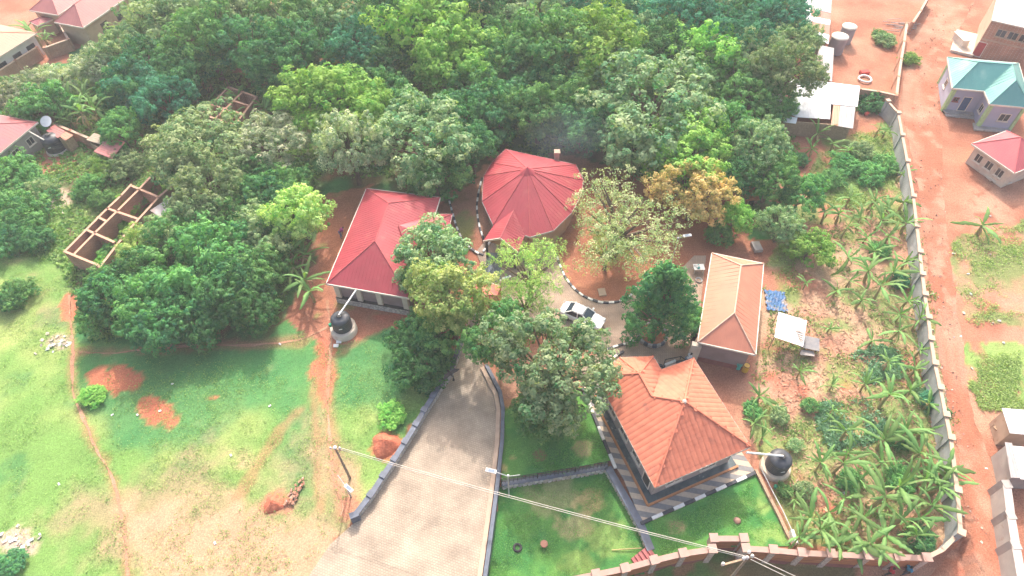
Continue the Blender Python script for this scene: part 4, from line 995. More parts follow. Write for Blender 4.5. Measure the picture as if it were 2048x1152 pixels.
kerb('black and white edge of the terrace beside the upper lawn', [(1165, 775), (1186, 825), (1206, 875), (1224, 918)], 1.35, .26, .2, .08, False)
kerb('black and white edge of the terrace beside the turf lawn', [(1282, 1046), (1396, 996), (1512, 944)], 1.0, .26, .2, .08, False)
kerb('white kerb beside the little railed ramp', [(1306, 724), (1325, 731), (1342, 724), (1360, 722)], 1.2, .2, .25, .05, False)
pl = thing('planter_ring', 'round stone planter edge under the tall conical tree', 'planter', G(1306, 680))
c = G(1304, 672); 
for k in range(20):
    an = k / 20 * 2 * math.pi; p = Vector((c.x + 1.35 * math.cos(an), c.y + 1.35 * math.sin(an), .2)); MB().box(p, (.40, .24, .45), an + math.pi / 2).build('ring_stone', M_SLATECAP if k % 2 else M_STONES[2], pl)
o = flat('planter_soil', [(c.x + 1.25 * math.cos(a), c.y + 1.25 * math.sin(a)) for a in np.linspace(0, 6.28, 20, endpoint=False)], .28, pmat('planter_earth', (.42, .19, .11), (.30, .12, .07), 3, .95))
rp = thing('ramp_rail', 'thin black handrail frame by the tiled house entrance', 'railing', G(1340, 722))
rr_ = [G(x, y, .95) for x, y in [(1326, 733), (1331, 719), (1362, 713), (1372, 720)]]
for a, b_ in zip(rr_[:-1], rr_[1:]): MB().beam(a, b_, .06, .06).build('rail', M_DARK, rp)
for a in rr_: MB().box((a.x, a.y, .5), (.06, .06, .9)).build('post', M_DARK, rp)

# ================================================================== THINGS IN THE YARD
M_WHITE = pmat('white_plastic', (.78, .78, .77), (.70, .70, .69), 3, .5)
M_TANK = pmat('black_polytank', (.055, .06, .075), (.04, .045, .055), 2, .5, spots=((.16, .15, .15), 1.4, .64))
M_GREENP = pmat('green_plastic', (.03, .38, .20)); M_TEAL = pmat('teal_drum', (.08, .42, .36), (.06, .36, .31), 3, .5); M_YELL = pmat('yellow_drum', (.62, .36, .04), (.55, .30, .03), 3, .5)
def water_tank(label, px, py, base_h, r, h, base_r, pipe=None, base_m=None, green=False, group=None):
    p = G(px, py); t = thing('water_tank', label, 'water tank', (p.x, p.y, 0))
    if base_h: MB().lathe((p.x, p.y, 0), [(base_r * 1.04, -.05), (base_r, base_h), (base_r * .94, base_h + .03)], 32).build('tank_base', base_m or M_CREAM, t)
    prof = [(r, 0), (r, .1)]
    for k in range(5):
        z = .12 + k * (h * .68) / 5; dz = h * .68 / 5; prof += [(r * .97, z + dz * .1), (r * .97, z + dz * .3), (r, z + dz * .5), (r, z + dz * .95)]
    prof += [(r * .95, h * .84), (r * .62, h * .96), (r * .28, h * .99), (r * .26, h * 1.03)]
    MB().lathe((p.x, p.y, base_h + .02), prof, 36).build('tank_body', M_TANK, t)
    MB().lathe((p.x, p.y, base_h + h * 1.03 + .02), [(r * .27, 0), (r * .27, .07), (r * .2, .1), (0, .1)], 20).build('tank_lid', M_DARK, t)
    MB().beam((p.x - .1 * r, p.y - r * .985, base_h + h * .45), (p.x + .25 * r, p.y - r * .985, base_h + h * .5), .03, .1).build('maker_badge', M_WHITE, t)
    if green: MB().lathe((p.x - r * 1.1, p.y - .25, base_h + .5), [(.18, 0), (.18, .25), (.12, .3)], 12).build('inlet_drum', M_GREENP, t)
    if pipe: MB().tube([G(*pipe), (p.x, p.y, base_h + h * 1.12)], .085, 8).build('inlet_pipe', M_WHITE, t)
    return t
water_tank('black water tank on a cream round plinth fed by a pipe from the red roof', 689, 662, .75, .95, 1.65, 1.25, (713, 579, 3.1), green=True)
water_tank('black water tank on a cream ring base beside the tiled house and banana garden', 1549, 936, .45, .93, 1.65, 1.22, (1493, 905, 3.75), pmat('ring_cream', (.62, .50, .38)))
water_tank('squat black water tank in the cluttered dirt yard', 116, 300, .2, 1.15, 2.1, 1.3)
for (x, y), m, lab in (((1476, 735), M_TEAL, 'open teal drum standing beside the yellow one'), ((1489, 741), M_YELL, 'yellow drum with black rim by the outbuilding')):
    p = G(x, y); t = thing('drum', lab, 'drum', p); MB().lathe(p, [(.30, 0), (.31, .3), (.29, .32), (.31, .6), (.30, .88)], 20).build('drum_shell', m, t); MB().lathe(p + Vector((0, 0, .87)), [(.305, 0), (.31, .04), (.27, .04), (.26, -.12), (0, -.14)], 20).build('drum_rim', M_DARK if m is M_YELL else pmat('teal_rim', (.25, .4, .3)), t)

# ---- power line and lamps
def pole_wood(px, py, h, label, arm=None, lean=(0, 0)):
    p = G(px, py) if isinstance(px, (int, float)) else px
    t = thing('power_pole', label, 'pole', p); MB().tube([p + Vector((0, 0, -.3)), p + Vector((0, 0, h))], [.12, .08], 10).build('pole', pmat('pole_timber', (.30, .24, .19), (.22, .17, .14), 4, .9), t)
    return p, t
h1 = 5.7
pA, tA = pole_wood(700, 956, h1, 'wooden power pole standing in the open field beside the drive')
topA = pA + Vector((0, 0, h1)); MB().beam(topA + Vector((-.5, .1, -.25)), topA + Vector((.5, -.1, -.25)), .1, .1).build('crossarm', M_TIMBER, tA)
for s in (-.35, .35): MB().lathe(topA + Vector((s, 0, -.2)), [(.05, 0), (.09, .06), (.05, .14), (.08, .2), (0, .26)], 10).build('insulator', M_WHITE, tA)
MB().lathe(topA, [(.14, 0), (.15, .05), (0, .08)], 10).build('pole_cap', M_WHITE, tA)
zB = 7.0; topB = G(1497, 1114, zB); pB, tB = pole_wood(Vector((topB.x, topB.y, -1.2)), 0, zB + 1.2, 'tall wooden power pole with white insulators outside the front wall')
MB().beam(topB + Vector((-1.9, -.45, -.15)), topB + Vector((.3, .05, -.15)), .12, .12).build('crossarm', M_TIMBER, tB)
for k, (dx, dy) in enumerate(((-1.8, -.42), (-.35, -.1), (-.12, -.05), (.25, .05), (.1, .3))): MB().lathe(topB + Vector((dx, dy, -.1)), [(.06, 0), (.12, .08), (.07, .16), (.11, .24), (0, .32)], 10).build('insulator', M_WHITE, tB)
M_WIRE = pmat('pale_wire', (.62, .58, .50), (.55, .5, .44), 3, .5)
def wire(a, b_, sag, r, label):
    pts = [a.lerp(b_, t) - Vector((0, 0, sag * 4 * t * (1 - t))) for t in np.linspace(0, 1, 25)]
    o = MB().tube(pts, r, 6).build_at('power_line', M_WIRE, a); tag(o, label, 'wire')
wire(topA + Vector((.35, 0, 0)), topB + Vector((-.12, 0, .1)), .5, .022, 'upper of the twin wires strung over the drive')
wire(topA + Vector((.2, -.05, -.1)), topB + Vector((-.22, -.05, .0)), .56, .022, 'lower of the twin wires strung over the drive')
far = G(1760, 1200, 6.6) + Vector((6, -4, 0))
wire(topB + Vector((.25, 0, .1)), far, .15, .022, 'upper wire leaving the tall pole past the front wall')
wire(topB + Vector((.1, -.15, 0)), far + Vector((-.2, -.4, 0)), .2, .022, 'lower wire leaving the tall pole past the front wall')
M_GALV = pmat('galvanised', (.52, .53, .54), (.44, .45, .46), 4, .45, metal=.3)
def lamp(px, py, h, label, ang, arm=1.1, second=True, head_w=.3, base=None):
    p = G(px, py, -.6 if base else 0); t = thing('street_lamp', label, 'street lamp', p)
    MB().tube([p, p + Vector((0, 0, h))], [.07, .045], 8).build('pole', M_GALV, t)
    d = Vector((math.cos(ang), math.sin(ang), 0)); top = p + Vector((0, 0, h))
    MB().tube([top - Vector((0, 0, .1)), top + d * arm + Vector((0, 0, .15))], .035, 6).build('arm', M_GALV, t)
    hd = top + d * (arm + .35) + Vector((0, 0, .18)); MB().box(hd, (.85, head_w, .1), ang).build('lamp_head', pmat('lamp_shell', (.62, .64, .66)), t)
    MB().box(hd + Vector((0, 0, .056)), (.5, head_w * .7, .012), ang).build('solar_cell', pmat('solar_cell', (.22, .27, .36)), t)
    if second: MB().tube([top - Vector((0, 0, .1)), top - d * .95 + Vector((0, .25, .12))], .03, 6).build('panel_arm', M_GALV, t)
    MB().lathe(top, [(.09, 0), (.1, .06), (0, .1)], 8).build('pole_cap', M_WHITE, t)
    return t
lamp(1018, 994, 4.2, 'two-armed galvanised solar lamp standing by the sunken lawn', math.radians(165), 1.0)
lamp(702, 993, 2.2, 'short solar lamp leaning over the field end of the drive wall', math.radians(-40), .1); 
pL = bpy.data.objects.get('street_lamp.001')
lamp(1342, 528, 4.0, 'white-headed lamp reaching out between the courtyard trees', math.radians(8), .6, False)
lamp(1003, 607, 3.6, 'small white-headed lamp half hidden by leaves near the gate canopy', math.radians(20), .3, False, .22)
# ---- flying bird over the drive wall
p = G(901, 747, 2.2); bd = thing('bird', 'large dark bird gliding over the paved drive', 'bird', p)
M_BIRD = pmat('dark_feathers', (.035, .03, .035), (.06, .05, .05), 8, .8)
b = MB(); b.tube([p + Vector((-.35, .42, 0)), p + Vector((-.2, .25, .03)), p, p + Vector((.22, -.3, 0)), p + Vector((.3, -.45, .02))], [.02, .09, .13, .08, .03], 8); b.build('body', M_BIRD, bd)
for s in (1, -1):
    w_ = Vector((.75, .55, 0)) * s; b = MB(); r0, r1 = p + Vector((-.1, .12, .06)), p + Vector((.1, -.12, .05))
    m_ = p + w_ * .55 + Vector((-.05, .12, .16)); tip = p + w_ + Vector((.1, -.1, .05)); tr = p + w_ * .6 + Vector((.14, -.2, .12))
    b.add([r0, m_, tip, tr, r1], [(0, 1, 2, 3, 4)]); b.add([q + Vector((0, 0, -.025)) for q in (r0, m_, tip, tr, r1)], [(4, 3, 2, 1, 0)]); b.build('wing', M_BIRD, bd)
b = MB(); b.add([p + Vector((.25, -.38, .02)), p + Vector((.20, -.75, .02)), p + Vector((.36, -.85, .02)), p + Vector((.42, -.66, .02))], [(0, 1, 2, 3), (3, 2, 1, 0)]); b.build('tail', M_BIRD, bd)

# ---- white saloon car
def car(px0, py0, px1, py1):
    a, b_ = G(px0, py0, .4), G(px1, py1, .4); c = (a + b_) / 2; an = math.atan2(b_.y - a.y, b_.x - a.x)
    t = thing('parked_car', 'white saloon car parked on the courtyard paving half under a mango tree', 'car', (c.x, c.y, .085), rz=an)
    M_PAINT, = [pmat('white_car_paint', (.80, .80, .80), (.77, .77, .78), 1, .25)]
    L, W = 4.5, 1.76
    def loft(secs, close=True):
        n = len(secs[0]); vs = [v for s in secs for v in s]; fs = []
        for i in range(len(secs) - 1):
            for k in range(n - 1): fs.append((i * n + k, (i + 1) * n + k, (i + 1) * n + k + 1, i * n + k + 1))
        fs.append(tuple(range(n))[::-1]); fs.append(tuple(range((len(secs) - 1) * n, len(secs) * n))); return vs, fs
    secs = []
    for x, w, zt, zb in [(-2.25, .62, .70, .38), (-2.15, .78, .86, .30), (-1.8, .85, .93, .25), (-1.0, .88, .93, .22), (0, .88, .92, .22), (.9, .87, .90, .22), (1.6, .85, .82, .25), (2.05, .76, .72, .30), (2.25, .58, .58, .38)]:
        secs.append([(x, -w * .9, zb), (x, -w, zb + .15), (x, -w, zt - .16), (x, -w * .9, zt - .03), (x, 0, zt), (x, w * .9, zt - .03), (x, w, zt - .16), (x, w, zb + .15), (x, w * .9, zb)])
    def raw(name, vs, fs, m, par=t, sm=True):
        me = bpy.data.meshes.new(name); me.from_pydata(vs, [], fs); me.update()
        if sm: me.polygons.foreach_set('use_smooth', [True] * len(me.polygons))
        return link(name, me, par, m)
    body = raw('body', *loft(secs), M_PAINT); md = body.modifiers.new('sub', 'SUBSURF'); md.levels = 1; md.render_levels = 2
    GL_ = glass_mat('car_glass', (.03, .05, .07))
    # glasshouse: one glass shell, roof panel and pillars of paint around it
    base = [(-1.62, -.74, .90), (1.02, -.74, .88), (1.02, .74, .88), (-1.62, .74, .90)]; top = [(-.95, -.58, 1.40), (.22, -.58, 1.42), (.22, .58, 1.42), (-.95, .58, 1.40)]
    raw('side_window', [base[0], base[1], top[1], top[0]], [(0, 1, 2, 3)], GL_, sm=False); raw('side_window', [base[3], base[2], top[2], top[3]], [(3, 2, 1, 0)], GL_, sm=False)
    raw('windscreen', [base[1], base[2], top[2], top[1]], [(0, 1, 2, 3)], GL_, sm=False); raw('rear_window', [base[0], top[0], top[3], base[3]], [(0, 1, 2, 3)], GL_, sm=False)
    rf = raw('roof', [(-1.05, -.62, 1.39), (.30, -.62, 1.39), (.30, .62, 1.39), (-1.05, .62, 1.39), (-.85, -.45, 1.47), (.12, -.45, 1.48), (.12, .45, 1.48), (-.85, .45, 1.47)], [(4, 5, 6, 7), (0, 1, 5, 4), (1, 2, 6, 5), (2, 3, 7, 6), (3, 0, 4, 7), (3, 2, 1, 0)], M_PAINT)
    for s in (-1, 1):
        for p0, p1 in (((-1.66, .75 * s, .90), (-.98, .60 * s, 1.41)), ((1.06, .75 * s, .88), (.25, .60 * s, 1.42)), ((-.25, .75 * s, .90), (-.28, .60 * s, 1.42))): 
            q = MB(); q.beam(p0, p1, .09, .06); raw('pillar', [tuple(v) for v in q.v], q.f, M_PAINT, sm=False)
        q = MB(); q.box((.72, .98 * s, .98), (.16, .22, .13)); raw('mirror', [tuple(v) for v in q.v], q.f, M_PAINT, sm=False)
        q = MB(); q.box((2.06, .56 * s, .63), (.3, .34, .14), -.35 * s); raw('headlight', [tuple(v) for v in q.v], q.f, pmat('lamp_glass', (.6, .63, .66), rough=.15), sm=False)
        q = MB(); q.box((-2.17, .6 * s, .72), (.16, .3, .16), .3 * s); raw('tail_light', [tuple(v) for v in q.v], q.f, pmat('red_lens', (.35, .02, .02), rough=.2), sm=False)
        for x in (-1.35, 1.35):
            q = MB(); q.tube([(x, .70 * s, .32), (x, .89 * s, .32)], .32, 20); w = raw('wheel', [tuple(v) for v in q.v], q.f, pmat('tyre_rubber', (.03, .03, .03)))
            q = MB(); q.tube([(x, .885 * s, .32), (x, .905 * s, .32)], .2, 14); raw('rim', [tuple(v) for v in q.v], q.f, M_GALV, w)
    q = MB(); q.box((2.2, 0, .48), (.1, .7, .12)); raw('grille', [tuple(v) for v in q.v], q.f, M_DARK, sm=False)
    return t
car(1123, 617, 1206, 652)

# ---- people
def skin_mesh(name, joints, edges, m, parent, levels=2):
    me = bpy.data.meshes.new(name); me.from_pydata([j[:3] for j in joints], edges, []); me.update(); o = link(name, me, parent, m)
    md = o.modifiers.new('skin', 'SKIN')
    for i, j in enumerate(joints): me.skin_vertices[0].data[i].radius = (j[3], j[3] if len(j) < 5 else j[4]); me.skin_vertices[0].data[i].use_root = (i == 0)
    md.use_smooth_shade = True; s = o.modifiers.new('sub', 'SUBSURF'); s.levels = 1; s.render_levels = levels
    return o
SKIN = pmat('brown_skin', (.12, .06, .035), (.10, .05, .03), 6, .6); HAIR = pmat('black_hair', (.015, .012, .01))
def person(px, py, rz, label, shirt, trousers, bend=0.0, stride=.12, z=0.0, reach=0.0):
    p = G(px, py, z); t = thing('person', label, 'person', p, rz=rz)
    cb, sb = math.cos(bend), math.sin(bend)
    def up(h, f=0.0, s=0.0): return (f * cb + (h - .92) * sb, s, .92 + (h - .92) * cb - f * sb)     # torso pivots at the hips, facing +x
    S, T = pmat('shirt ' + label[:18], shirt, None, 5), pmat('trousers ' + label[:18], trousers, None, 5)
    hip, ch, nk, hd = up(.92), up(1.25), up(1.46), up(1.60)
    j = [(*hip, .115, .15), (*ch, .12, .17), (*nk, .055), (*hd, .09)]
    e = [(0, 1), (1, 2), (2, 3)]
    for s in (-1, 1):
        sh, el, wr, hn = up(1.40, 0, .19 * s), up(1.13, .04 + reach * .5, .25 * s), up(.90 + reach * .25, .16 + reach, .23 * s), up(.82 + reach * .25, .2 + reach * 1.15, .22 * s)
        k = len(j); j += [(*sh, .06), (*el, .045), (*wr, .033), (*hn, .04)]; e += [(1, k), (k, k + 1), (k + 1, k + 2), (k + 2, k + 3)]
        f = stride * s; k = len(j); j += [(0.0, .095 * s, .86, .085), (f * .7 + .03, .1 * s, .48, .058), (f, .1 * s, .08, .042), (f + .16, .11 * s, .04, .04)]
        e += [(0, k), (k, k + 1), (k + 1, k + 2), (k + 2, k + 3)]
    body = skin_mesh('body', j, e, SKIN, t)
    skin_mesh('shirt', [(*up(.90), .14, .175), (*ch, .14, .195), (*up(1.42), .085, .10)] + [(*up(1.39, 0, .2 * s), .08) for s in (-1, 1)] + [(*up(1.15, .04 + reach * .4, .25 * s), .066) for s in (-1, 1)], [(0, 1), (1, 2), (1, 3), (1, 4), (3, 5), (4, 6)], S, t)
    skin_mesh('trousers', [(*hip, .13, .165)] + [v for s in (-1, 1) for v in ((0.0, .095 * s, .84, .105), (stride * s * .7 + .03, .1 * s, .48, .078), (stride * s, .1 * s, .12, .062))], [(0, 1), (1, 2), (2, 3), (0, 4), (4, 5), (5, 6)], T, t)
    hv = Vector(hd); b = MB(); b.lathe((hv.x - .012, hv.y, hv.z - .01), [(.098, 0), (.1, .05), (.075, .095), (0, .115)], 14)
    me = bpy.data.meshes.new('hair'); me.from_pydata([tuple(v) for v in b.v], [], b.f); link('hair', me, t, HAIR)
    return t
person(1371, 728, math.radians(25), 'person in white shirt and blue jeans stooping by the outbuilding pier', (.72, .73, .75), (.10, .20, .36), .55, .1, .085, .1)
person(1772, 1150, math.radians(170), 'person in a red top walking outside the front wall', (.55, .03, .06), (.05, .04, .05), .1, .2, -1.2)
person(1806, 1147, math.radians(190), 'person in a blue top walking outside the front wall', (.04, .25, .42), (.06, .05, .08), .1, .2, -1.2)
person(683, 476, math.radians(35), 'person in purple top bending beside the red roof eave', (.32, .05, .20), (.10, .14, .28), .9, .1, 0, .1)
# ---- motorcycle by the shops
p = G(1996, 925); mc = thing('motorcycle', 'parked motorcycle with blue tank outside the roadside shops', 'motorcycle', p, rz=math.radians(70))
def loc_part(name, mbld, m, par):
    me = bpy.data.meshes.new(name); me.from_pydata([tuple(v) for v in mbld.v], [], mbld.f); me.update(); return link(name, me, par, m)
for x in (-.65, .65):
    w = loc_part('wheel', MB().tube([(x, -.05, .3), (x, .05, .3)], .3, 18), pmat('tyre_rubber', (.03, .03, .03)), mc); loc_part('rim', MB().tube([(x, -.056, .3), (x, .056, .3)], .2, 14), M_GALV, w)
loc_part('frame', MB().beam((-.65, 0, .3), (.35, 0, .62), .1, .12).beam((.65, 0, .3), (.42, 0, .95), .08, .08).beam((-.2, 0, .32), (.25, 0, .32), .22, .3), M_DARK, mc)
loc_part('fuel_tank', MB().box((.15, 0, .82), (.5, .28, .22)), pmat('blue_tank', (.03, .10, .40), rough=.3), mc)
loc_part('seat', MB().box((-.4, 0, .8), (.75, .26, .1)), M_DARK, mc); loc_part('handlebar', MB().tube([(.4, -.36, 1.05), (.45, 0, .98), (.4, .36, 1.05)], .02, 6), M_GALV, mc)
loc_part('headlamp', MB().tube([(.5, 0, .9), (.62, 0, .88)], .09, 10), M_WHITE, mc)
st = thing('fruit_stand', 'little stand with yellow goods under the roadside shop roof', 'stand', G(1998, 862)); p = G(1998, 862)
loc = base_of(st); MB().box(p + Vector((0, 0, .7)), (1.6, .9, .1), .5).build('shelf', M_TIMBER, st)
for dx, dy in ((-.6, -.3), (.6, -.3), (.6, .3), (-.6, .3)): MB().box(p + Vector((dx, dy, .33)), (.07, .07, .66)).build('leg', M_TIMBER, st)
for k in range(14):
    c_ = p + Vector((random.uniform(-.55, .55), random.uniform(-.3, .3), .78)); o = MB().lathe(c_, [(0.02, 0), (.1, .05), (.12, .13), (.02, .22)], 8).build_at('yellow_bundle', pmat('yellow_goods', (.72, .48, .08), (.6, .2, .05), 4, .6), c_); tag(o, 'small yellow bundle lying on the roadside stand', 'bundle', 'goods on the roadside stand')

# ---- white awning, tarp and odds and ends by the garden
aw_ = thing('awning', 'white sheet awning tied on thin poles at the edge of the garden', 'awning', G(1580, 668))
q = [G(1557, 624, 2.2), G(1614, 641, 2.2), G(1606, 693, 2.0), G(1549, 674, 2.0)]
MB().slab(q, .03).build('sheet', M_WHITE, aw_)
for k in q: MB().tube([(k.x, k.y, 0), (k.x, k.y, k.z - .02)], .04, 6).build('pole', M_TIMBER, aw_)
a = (q[1] + q[2]) / 2
for k in range(5): MB().beam(q[1].lerp(q[2], .45 + k * .08) + Vector((-.9 + .12 * k, .1, .035)), q[1].lerp(q[2], .5 + k * .09) + Vector((-.1, -.05, .035)), .05, .04).build('holding_stick', M_TIMBER, aw_)
MB().slab([G(1597, 634, 2.26), G(1612, 641, 2.26), G(1608, 668, 2.16), G(1594, 660, 2.16)], .03).build('patch', M_TING, aw_)
tb = thing('metal_table', 'dark metal sheet table beside the white awning', 'table', G(1618, 690)); c_ = G(1620, 686, .8)
MB().box(c_, (1.7, 1.5, .06), -.3).build('tabletop', pmat('dark_sheet', (.14, .14, .16), (.2, .19, .19), 3, .5), tb)
for dx, dy in ((-.6, -.5), (.6, -.5), (.6, .5), (-.6, .5)): MB().box((c_.x + dx, c_.y + dy, .38), (.06, .06, .77), -.3).build('leg', M_DARK, tb)
tb = thing('workbench', 'low grey bench in front of the dark metal table', 'bench', G(1614, 708)); c_ = G(1614, 706, .5)
MB().box(c_, (1.3, .6, .06), -.15).build('bench_top', M_GREYW, tb)
for dx in (-.5, .5): MB().box((c_.x + dx, c_.y, .23), (.08, .5, .46), -.15).build('leg', M_TIMBER, tb)
# tarp: rumpled sheet
n = 12; c_ = G(1551, 603); V, Fq_ = [], []
for i in range(n):
    for k in range(n):
        x, y = (i / (n - 1) - .5) * 2.0, (k / (n - 1) - .5) * 2.6; ed = max(abs(i / (n - 1) - .5), abs(k / (n - 1) - .5)) * 2
        V.append((x * (1 + .10 * math.sin(k * 1.9)), y * (1 + .09 * math.sin(i * 2.3)), .10 + .16 * abs(math.sin(i * 1.3 + k * .7)) * (1 - ed * .4)))
for i in range(n - 1):
    for k in range(n - 1): Fq_.append((i * n + k, (i + 1) * n + k, (i + 1) * n + k + 1, i * n + k + 1))
me = bpy.data.meshes.new('tarpaulin'); me.from_pydata(V, [], Fq_); o = link('tarpaulin', me, None, pmat('blue_tarp', (.045, .15, .33), (.035, .11, .26), 2, .6, spots=((.33, .25, .19), .9, .52))); o.location = c_; o.rotation_euler.z = -.15; tag(o, 'crumpled blue tarpaulin with mud on the soil', 'tarpaulin')
# laundry table near outbuilding, chair, bin, basin
tb = thing('washing_table', 'small table heaped with white washing beside the outbuilding', 'table', G(1398, 535)); c_ = G(1398, 534, .75)
MB().box(c_, (1.1, .8, .05)).build('tabletop', M_WHITE, tb)
for dx, dy in ((-.45, -.3), (.45, -.3), (.45, .3), (-.45, .3)): MB().box((c_.x + dx, c_.y + dy, .36), (.05, .05, .72)).build('leg', M_GALV, tb)
for k in range(6):
    q_ = c_ + Vector((random.uniform(-.35, .35), random.uniform(-.25, .25), .03)); o = MB().lathe(q_, [(.17, 0), (.18, .06), (.1, .13), (0, .15)], 9).build_at('folded_cloth', M_WHITE if k % 3 else M_TEAL, q_); tag(o, 'white bundle of cloth heaped on the washing table' if k % 3 else 'teal bundle of cloth heaped on the washing table', 'cloth', 'washing on the table')
p = G(1397, 562); o = MB().lathe(p, [(.24, .02), (.34, .2), (.36, .2), (.30, .04), (0, .04)], 20).build_at('basin', pmat('steel_basin', (.5, .52, .54), rough=.35), p); tag(o, 'round metal basin on the paving by the outbuilding wall', 'basin')
p = G(1428, 722); cchr = thing('chair', 'yellow plastic chair standing beside the maroon plinth', 'chair', p); M_YC = pmat('yellow_chair', (.60, .34, .08))
MB().box(p + Vector((0, 0, .42)), (.42, .42, .05), .4).build('seat', M_YC, cchr); MB().box(p + Vector((-.17, .08, .66)), (.06, .4, .44), .4).build('backrest', M_YC, cchr)
for dx, dy in ((-.17, -.17), (.17, -.17), (.17, .17), (-.17, .17)): MB().box(p + Vector((dx, dy, .2)), (.05, .05, .4), .4).build('leg', M_YC, cchr)
p = G(1385, 680); bn = thing('rubbish_bin', 'black rubbish bin with a full bag by the corner of the outbuilding', 'bin', p); MB().lathe(p, [(.24, 0), (.30, .7), (.33, .72)], 16).build('bin_body', M_DARK, bn); MB().lathe(p + Vector((0, 0, .7)), [(.30, 0), (.34, .12), (.2, .3), (.05, .36), (0, .36)], 10).build('bag', pmat('black_bag', (.025, .025, .03), rough=.35), bn)
p = G(1204, 585); o = MB().box(p + Vector((0, 0, .05)), (.75, .95, .14), .1).build_at('manhole_cover', M_WALLT, p); tag(o, 'square tan manhole cover in the bare island', 'cover')
p = G(1035, 1096, -.6); o = thing('old_tyre', 'old black tyre lying on the sunken lawn', 'tyre', p)
V = MB(); R_, r_ = .28, .1; vs = []; fs = []
for i in range(20):
    for k in range(8):
        a, b_ = i / 20 * 6.2832, k / 8 * 6.2832; vs.append((p.x + (R_ + r_ * math.cos(b_)) * math.cos(a), p.y + (R_ + r_ * math.cos(b_)) * math.sin(a), p.z + .1 + r_ * math.sin(b_)))
        fs.append((i * 8 + k, (i + 1) % 20 * 8 + k, (i + 1) % 20 * 8 + (k + 1) % 8, i * 8 + (k + 1) % 8))
V.add(vs, fs, True).build('tread', pmat('tyre_rubber', (.03, .03, .03)), o)
p = G(1088, 1091, -.6); o = thing('plant_pot', 'round clay pot with pale rim on the sunken lawn', 'pot', p); MB().lathe(p, [(.18, 0), (.27, .35), (.30, .36), (.30, .42), (.25, .42)], 18).build('pot', pmat('clay_pot', (.42, .20, .14)), o); MB().lathe(p + Vector((0, 0, .36)), [(.25, 0), (0, .04)], 14).build('potting_soil', pmat('potting_soil', (.30, .12, .09)), o)
p = G(1474, 1042, .06); o = MB().lathe(p, [(.26, 0), (.3, .08), (.2, .2), (0, .24)], 12).build_at('tree_stump', pmat('stump', (.34, .20, .15)), p); tag(o, 'low brown stump on the turf by the front wall', 'stump')
a, b_ = G(1224, 1100, -.5), G(1283, 1096, -.35); o = MB().tube([a, b_], .035, 6).build_at('bamboo_stick', pmat('bamboo', (.55, .40, .20)), a); tag(o, 'pale bamboo stick lying across the lawn edge by the steps', 'stick')
a, b_ = G(1578, 1066, .1), G(1587, 1092, .1); q_ = thing('marker_board', 'leaning white board by the end of the garden fence', 'board', (a + b_) / 2); MB().seg(a, b_, .25, .0, .9).build('board', M_WHITE, q_)
gf = thing('garden_fence', 'low dark timber edging between the turf and banana garden', 'fence', G(1550, 1010)); q = [G(x, y, .35) for x, y in [(1512, 938), (1535, 985), (1556, 1025), (1572, 1060), (1588, 1092)]]
for a, b_ in zip(q[:-1], q[1:]): MB().seg(a, b_, .24, -.05, .35, .0).build('edging_board', M_TIMBER, gf); MB().seg(a + Vector((.45, .15, 0)), b_ + Vector((.45, .15, 0)), .06, .25, .32, 0).build('rail', M_GALV, gf)
p = G(1553, 972, .3); o = MB().lathe(p, [(.16, -.3), (.18, .0), (.1, .06), (0, .07)], 10).build_at('bucket', M_GREENP, p); tag(o, 'small green bucket by the garden edging', 'bucket')
# satellite dish and yard clutter west
dish = thing('satellite_dish', 'white satellite dish above the corner of the dull red roof', 'dish', G(95, 256)); p = G(95, 244, 2.7)
MB().tube([(p.x, p.y, 0), (p.x, p.y, 2.55)], .05, 6).build('mast', M_GALV, dish)
prof = [(0, 0), (.3, .05), (.55, .16), (.72, .3)]; dm = MB().lathe((0, 0, 0), prof, 20); mt = Matrix.Rotation(math.radians(38), 4, 'X'); dm.v = [mt @ v + p for v in dm.v]; dm.build('reflector', M_WHITE, dish)
for k in range(7):
    p = G(random.uniform(90, 122), random.uniform(272, 292)); o = MB().box(p + Vector((0, 0, .15 + .05 * k)), (random.uniform(.8, 2), random.uniform(.6, 1.2), .06), random.uniform(0, 3)).build_at('scrap_sheet', (M_TING, M_TIN, M_TIMBER)[k % 3], p); tag(o, ('dull grey', 'bright tin', 'brown timber')[k % 3] + ' scrap sheet heaped beside the squat black tank', 'scrap', 'scrap heap in the dirt yard')
a, b_ = G(56, 262, 3.0), G(88, 280, 2.2); o = MB().tube([a, b_], .09, 8).build_at('gutter_pipe', M_TRIM, a); tag(o, 'pale gutter pipe running from the dull red roof to the squat tank', 'pipe')
for k in range(6):
    p = G(random.uniform(100, 122), random.uniform(52, 68)); o = MB().lathe(p, [(.3, 0), (.42, .2), (.3, .5), (.1, .62), (0, .62)], 10).build_at('white_sack', M_WHITE, p); o.rotation_euler.z = k; tag(o, 'white sack in the small brick-walled yard', 'sack', 'sacks in the brick yard')
